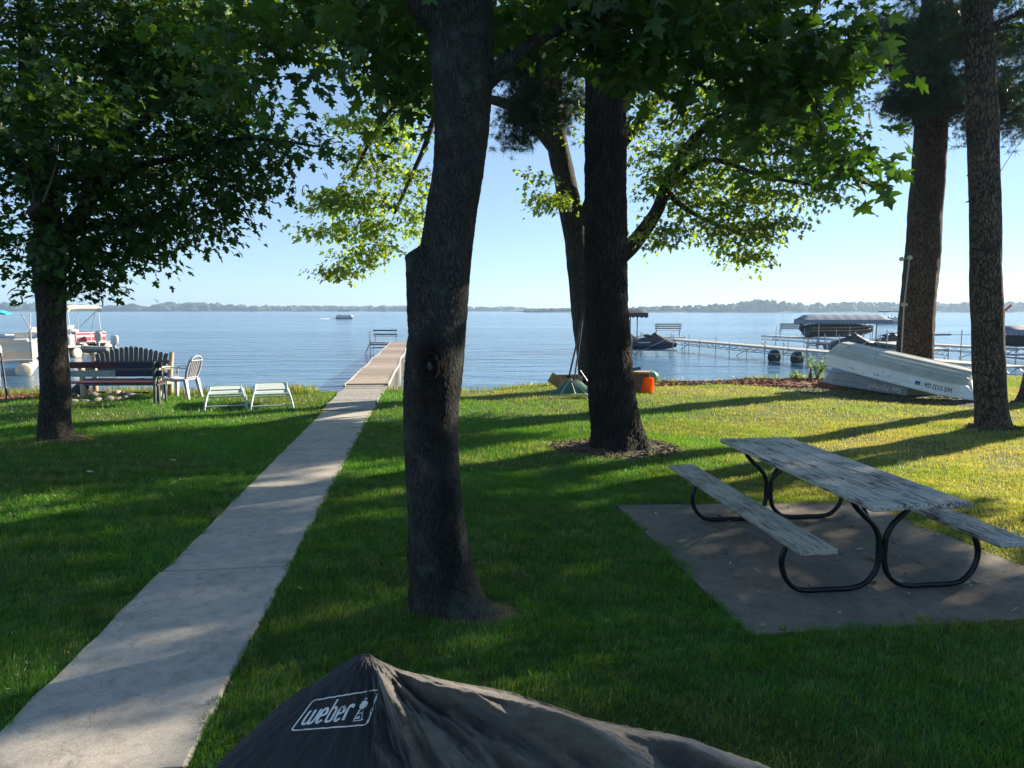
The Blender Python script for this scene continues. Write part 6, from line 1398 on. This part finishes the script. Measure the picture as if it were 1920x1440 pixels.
# ================================================================== trees beyond the right edge that shade the lawn
def shade_tree(label, x, y, h, cb, r, n, seed, kind='maple', per=16, size=.24):
    rg = random.Random(seed); nodes = [(x, y, -.1, .34), (x, y, .4, .28), (x + .1, y, cb, .24), (x, y + .1, h * .7, .15), (x, y, h, .05)]
    limbs = []; blobs = []
    for k in range(6):
        a = k * 1.05 + rg.uniform(-.3, .3); z0 = cb + (h - cb) * (.05 + .12 * k); e = r * rg.uniform(.65, .95); limbs.append([(x, y, z0, .10), (x + math.cos(a) * e * .5, y + math.sin(a) * e * .5, z0 + .7, .06), (x + math.cos(a) * e, y + math.sin(a) * e, z0 + .8, .02)])
        blobs.append((x + math.cos(a) * e * .7, y + math.sin(a) * e * .7, z0 + .9, r * .55, r * .55, (h - cb) * .22, 1.))
    blobs.append((x, y, (h + cb) / 2, r * .7, r * .7, (h - cb) * .5, 1.2))
    return make_tree('maple_tree', label, 'tree', (x, y, 0), nodes, limbs, blobs, n, per, size, .55, TS, (.03, .07, .016), M['bark_left'], M['leaf'], seed, 24, 40)
for spec in SHADERS: shade_tree(*spec)
# ================================================================== light, sky, camera
w = bpy.data.worlds.new('World'); S.world = w; w.use_nodes = True; nt = w.node_tree; bg = nt.nodes['Background']
sky = nt.nodes.new('ShaderNodeTexSky'); sky.sky_type = 'NISHITA'; sky.sun_disc = False; sky.sun_elevation = SUN_EL; sky.sun_rotation = SUN_AZ
sky.altitude = 0; sky.air_density = .65; sky.dust_density = SKY_DUST; sky.ozone_density = 3.0
gm = nt.nodes.new('ShaderNodeGamma'); gm.inputs[1].default_value = .55; nt.links.new(sky.outputs[0], gm.inputs[0]); tn_ = mixc(nt, 1.0, gm.outputs[0], (.85, .99, 1.10), 'MULTIPLY'); nt.links.new(tn_, bg.inputs[0]); bg.inputs[1].default_value = SKY_STR
ld0 = bpy.data.lights.new('sun', 'SUN'); ld0.energy = SUN_STR; ld0.angle = R(.55); ld0.color = (1, .86, .66)
so = bpy.data.objects.new('sun', ld0); COL.objects.link(so); sdir = Vector((math.sin(SUN_AZ) * math.cos(SUN_EL), math.cos(SUN_AZ) * math.cos(SUN_EL), math.sin(SUN_EL))); so.rotation_euler = sdir.to_track_quat('Z', 'Y').to_euler()
if HAZE > 0:
    mb = MB(); mb.box((0, 1400, 18), (5600, 3400, 60)); hz = mb.build('haze', None)
    m = bpy.data.materials.new('haze'); m.use_nodes = True; nt = m.node_tree; nt.nodes.clear(); o_ = nt.nodes.new('ShaderNodeOutputMaterial'); v = nt.nodes.new('ShaderNodeVolumePrincipled')
    v.inputs['Color'].default_value = (.50, .72, 1, 1); v.inputs['Density'].default_value = HAZE; v.inputs['Anisotropy'].default_value = .3; nt.links.new(v.outputs[0], o_.inputs['Volume']); hz.data.materials.append(m); tag(hz, kind='stuff')
cam = bpy.data.cameras.new('camera'); cam.sensor_width = 36; cam.lens = 36 * F / 1920; cam.clip_start = .05; cam.clip_end = 9000
cb_ = bpy.data.objects.new('camera', cam); COL.objects.link(cb_); cb_.location = (0, 0, H); cb_.rotation_euler = (math.pi / 2 - PITCH, 0, 0); S.camera = cb_
S.view_settings.view_transform = 'Standard'; S.view_settings.look = 'None'; S.view_settings.exposure = EXPOSURE; S.view_settings.gamma = 1
S.cycles.max_bounces = 8; S.cycles.transmission_bounces = 4; S.cycles.diffuse_bounces = 4; S.cycles.sample_clamp_indirect = 6; S.cycles.volume_bounces = 0
S.cycles.use_denoising = True
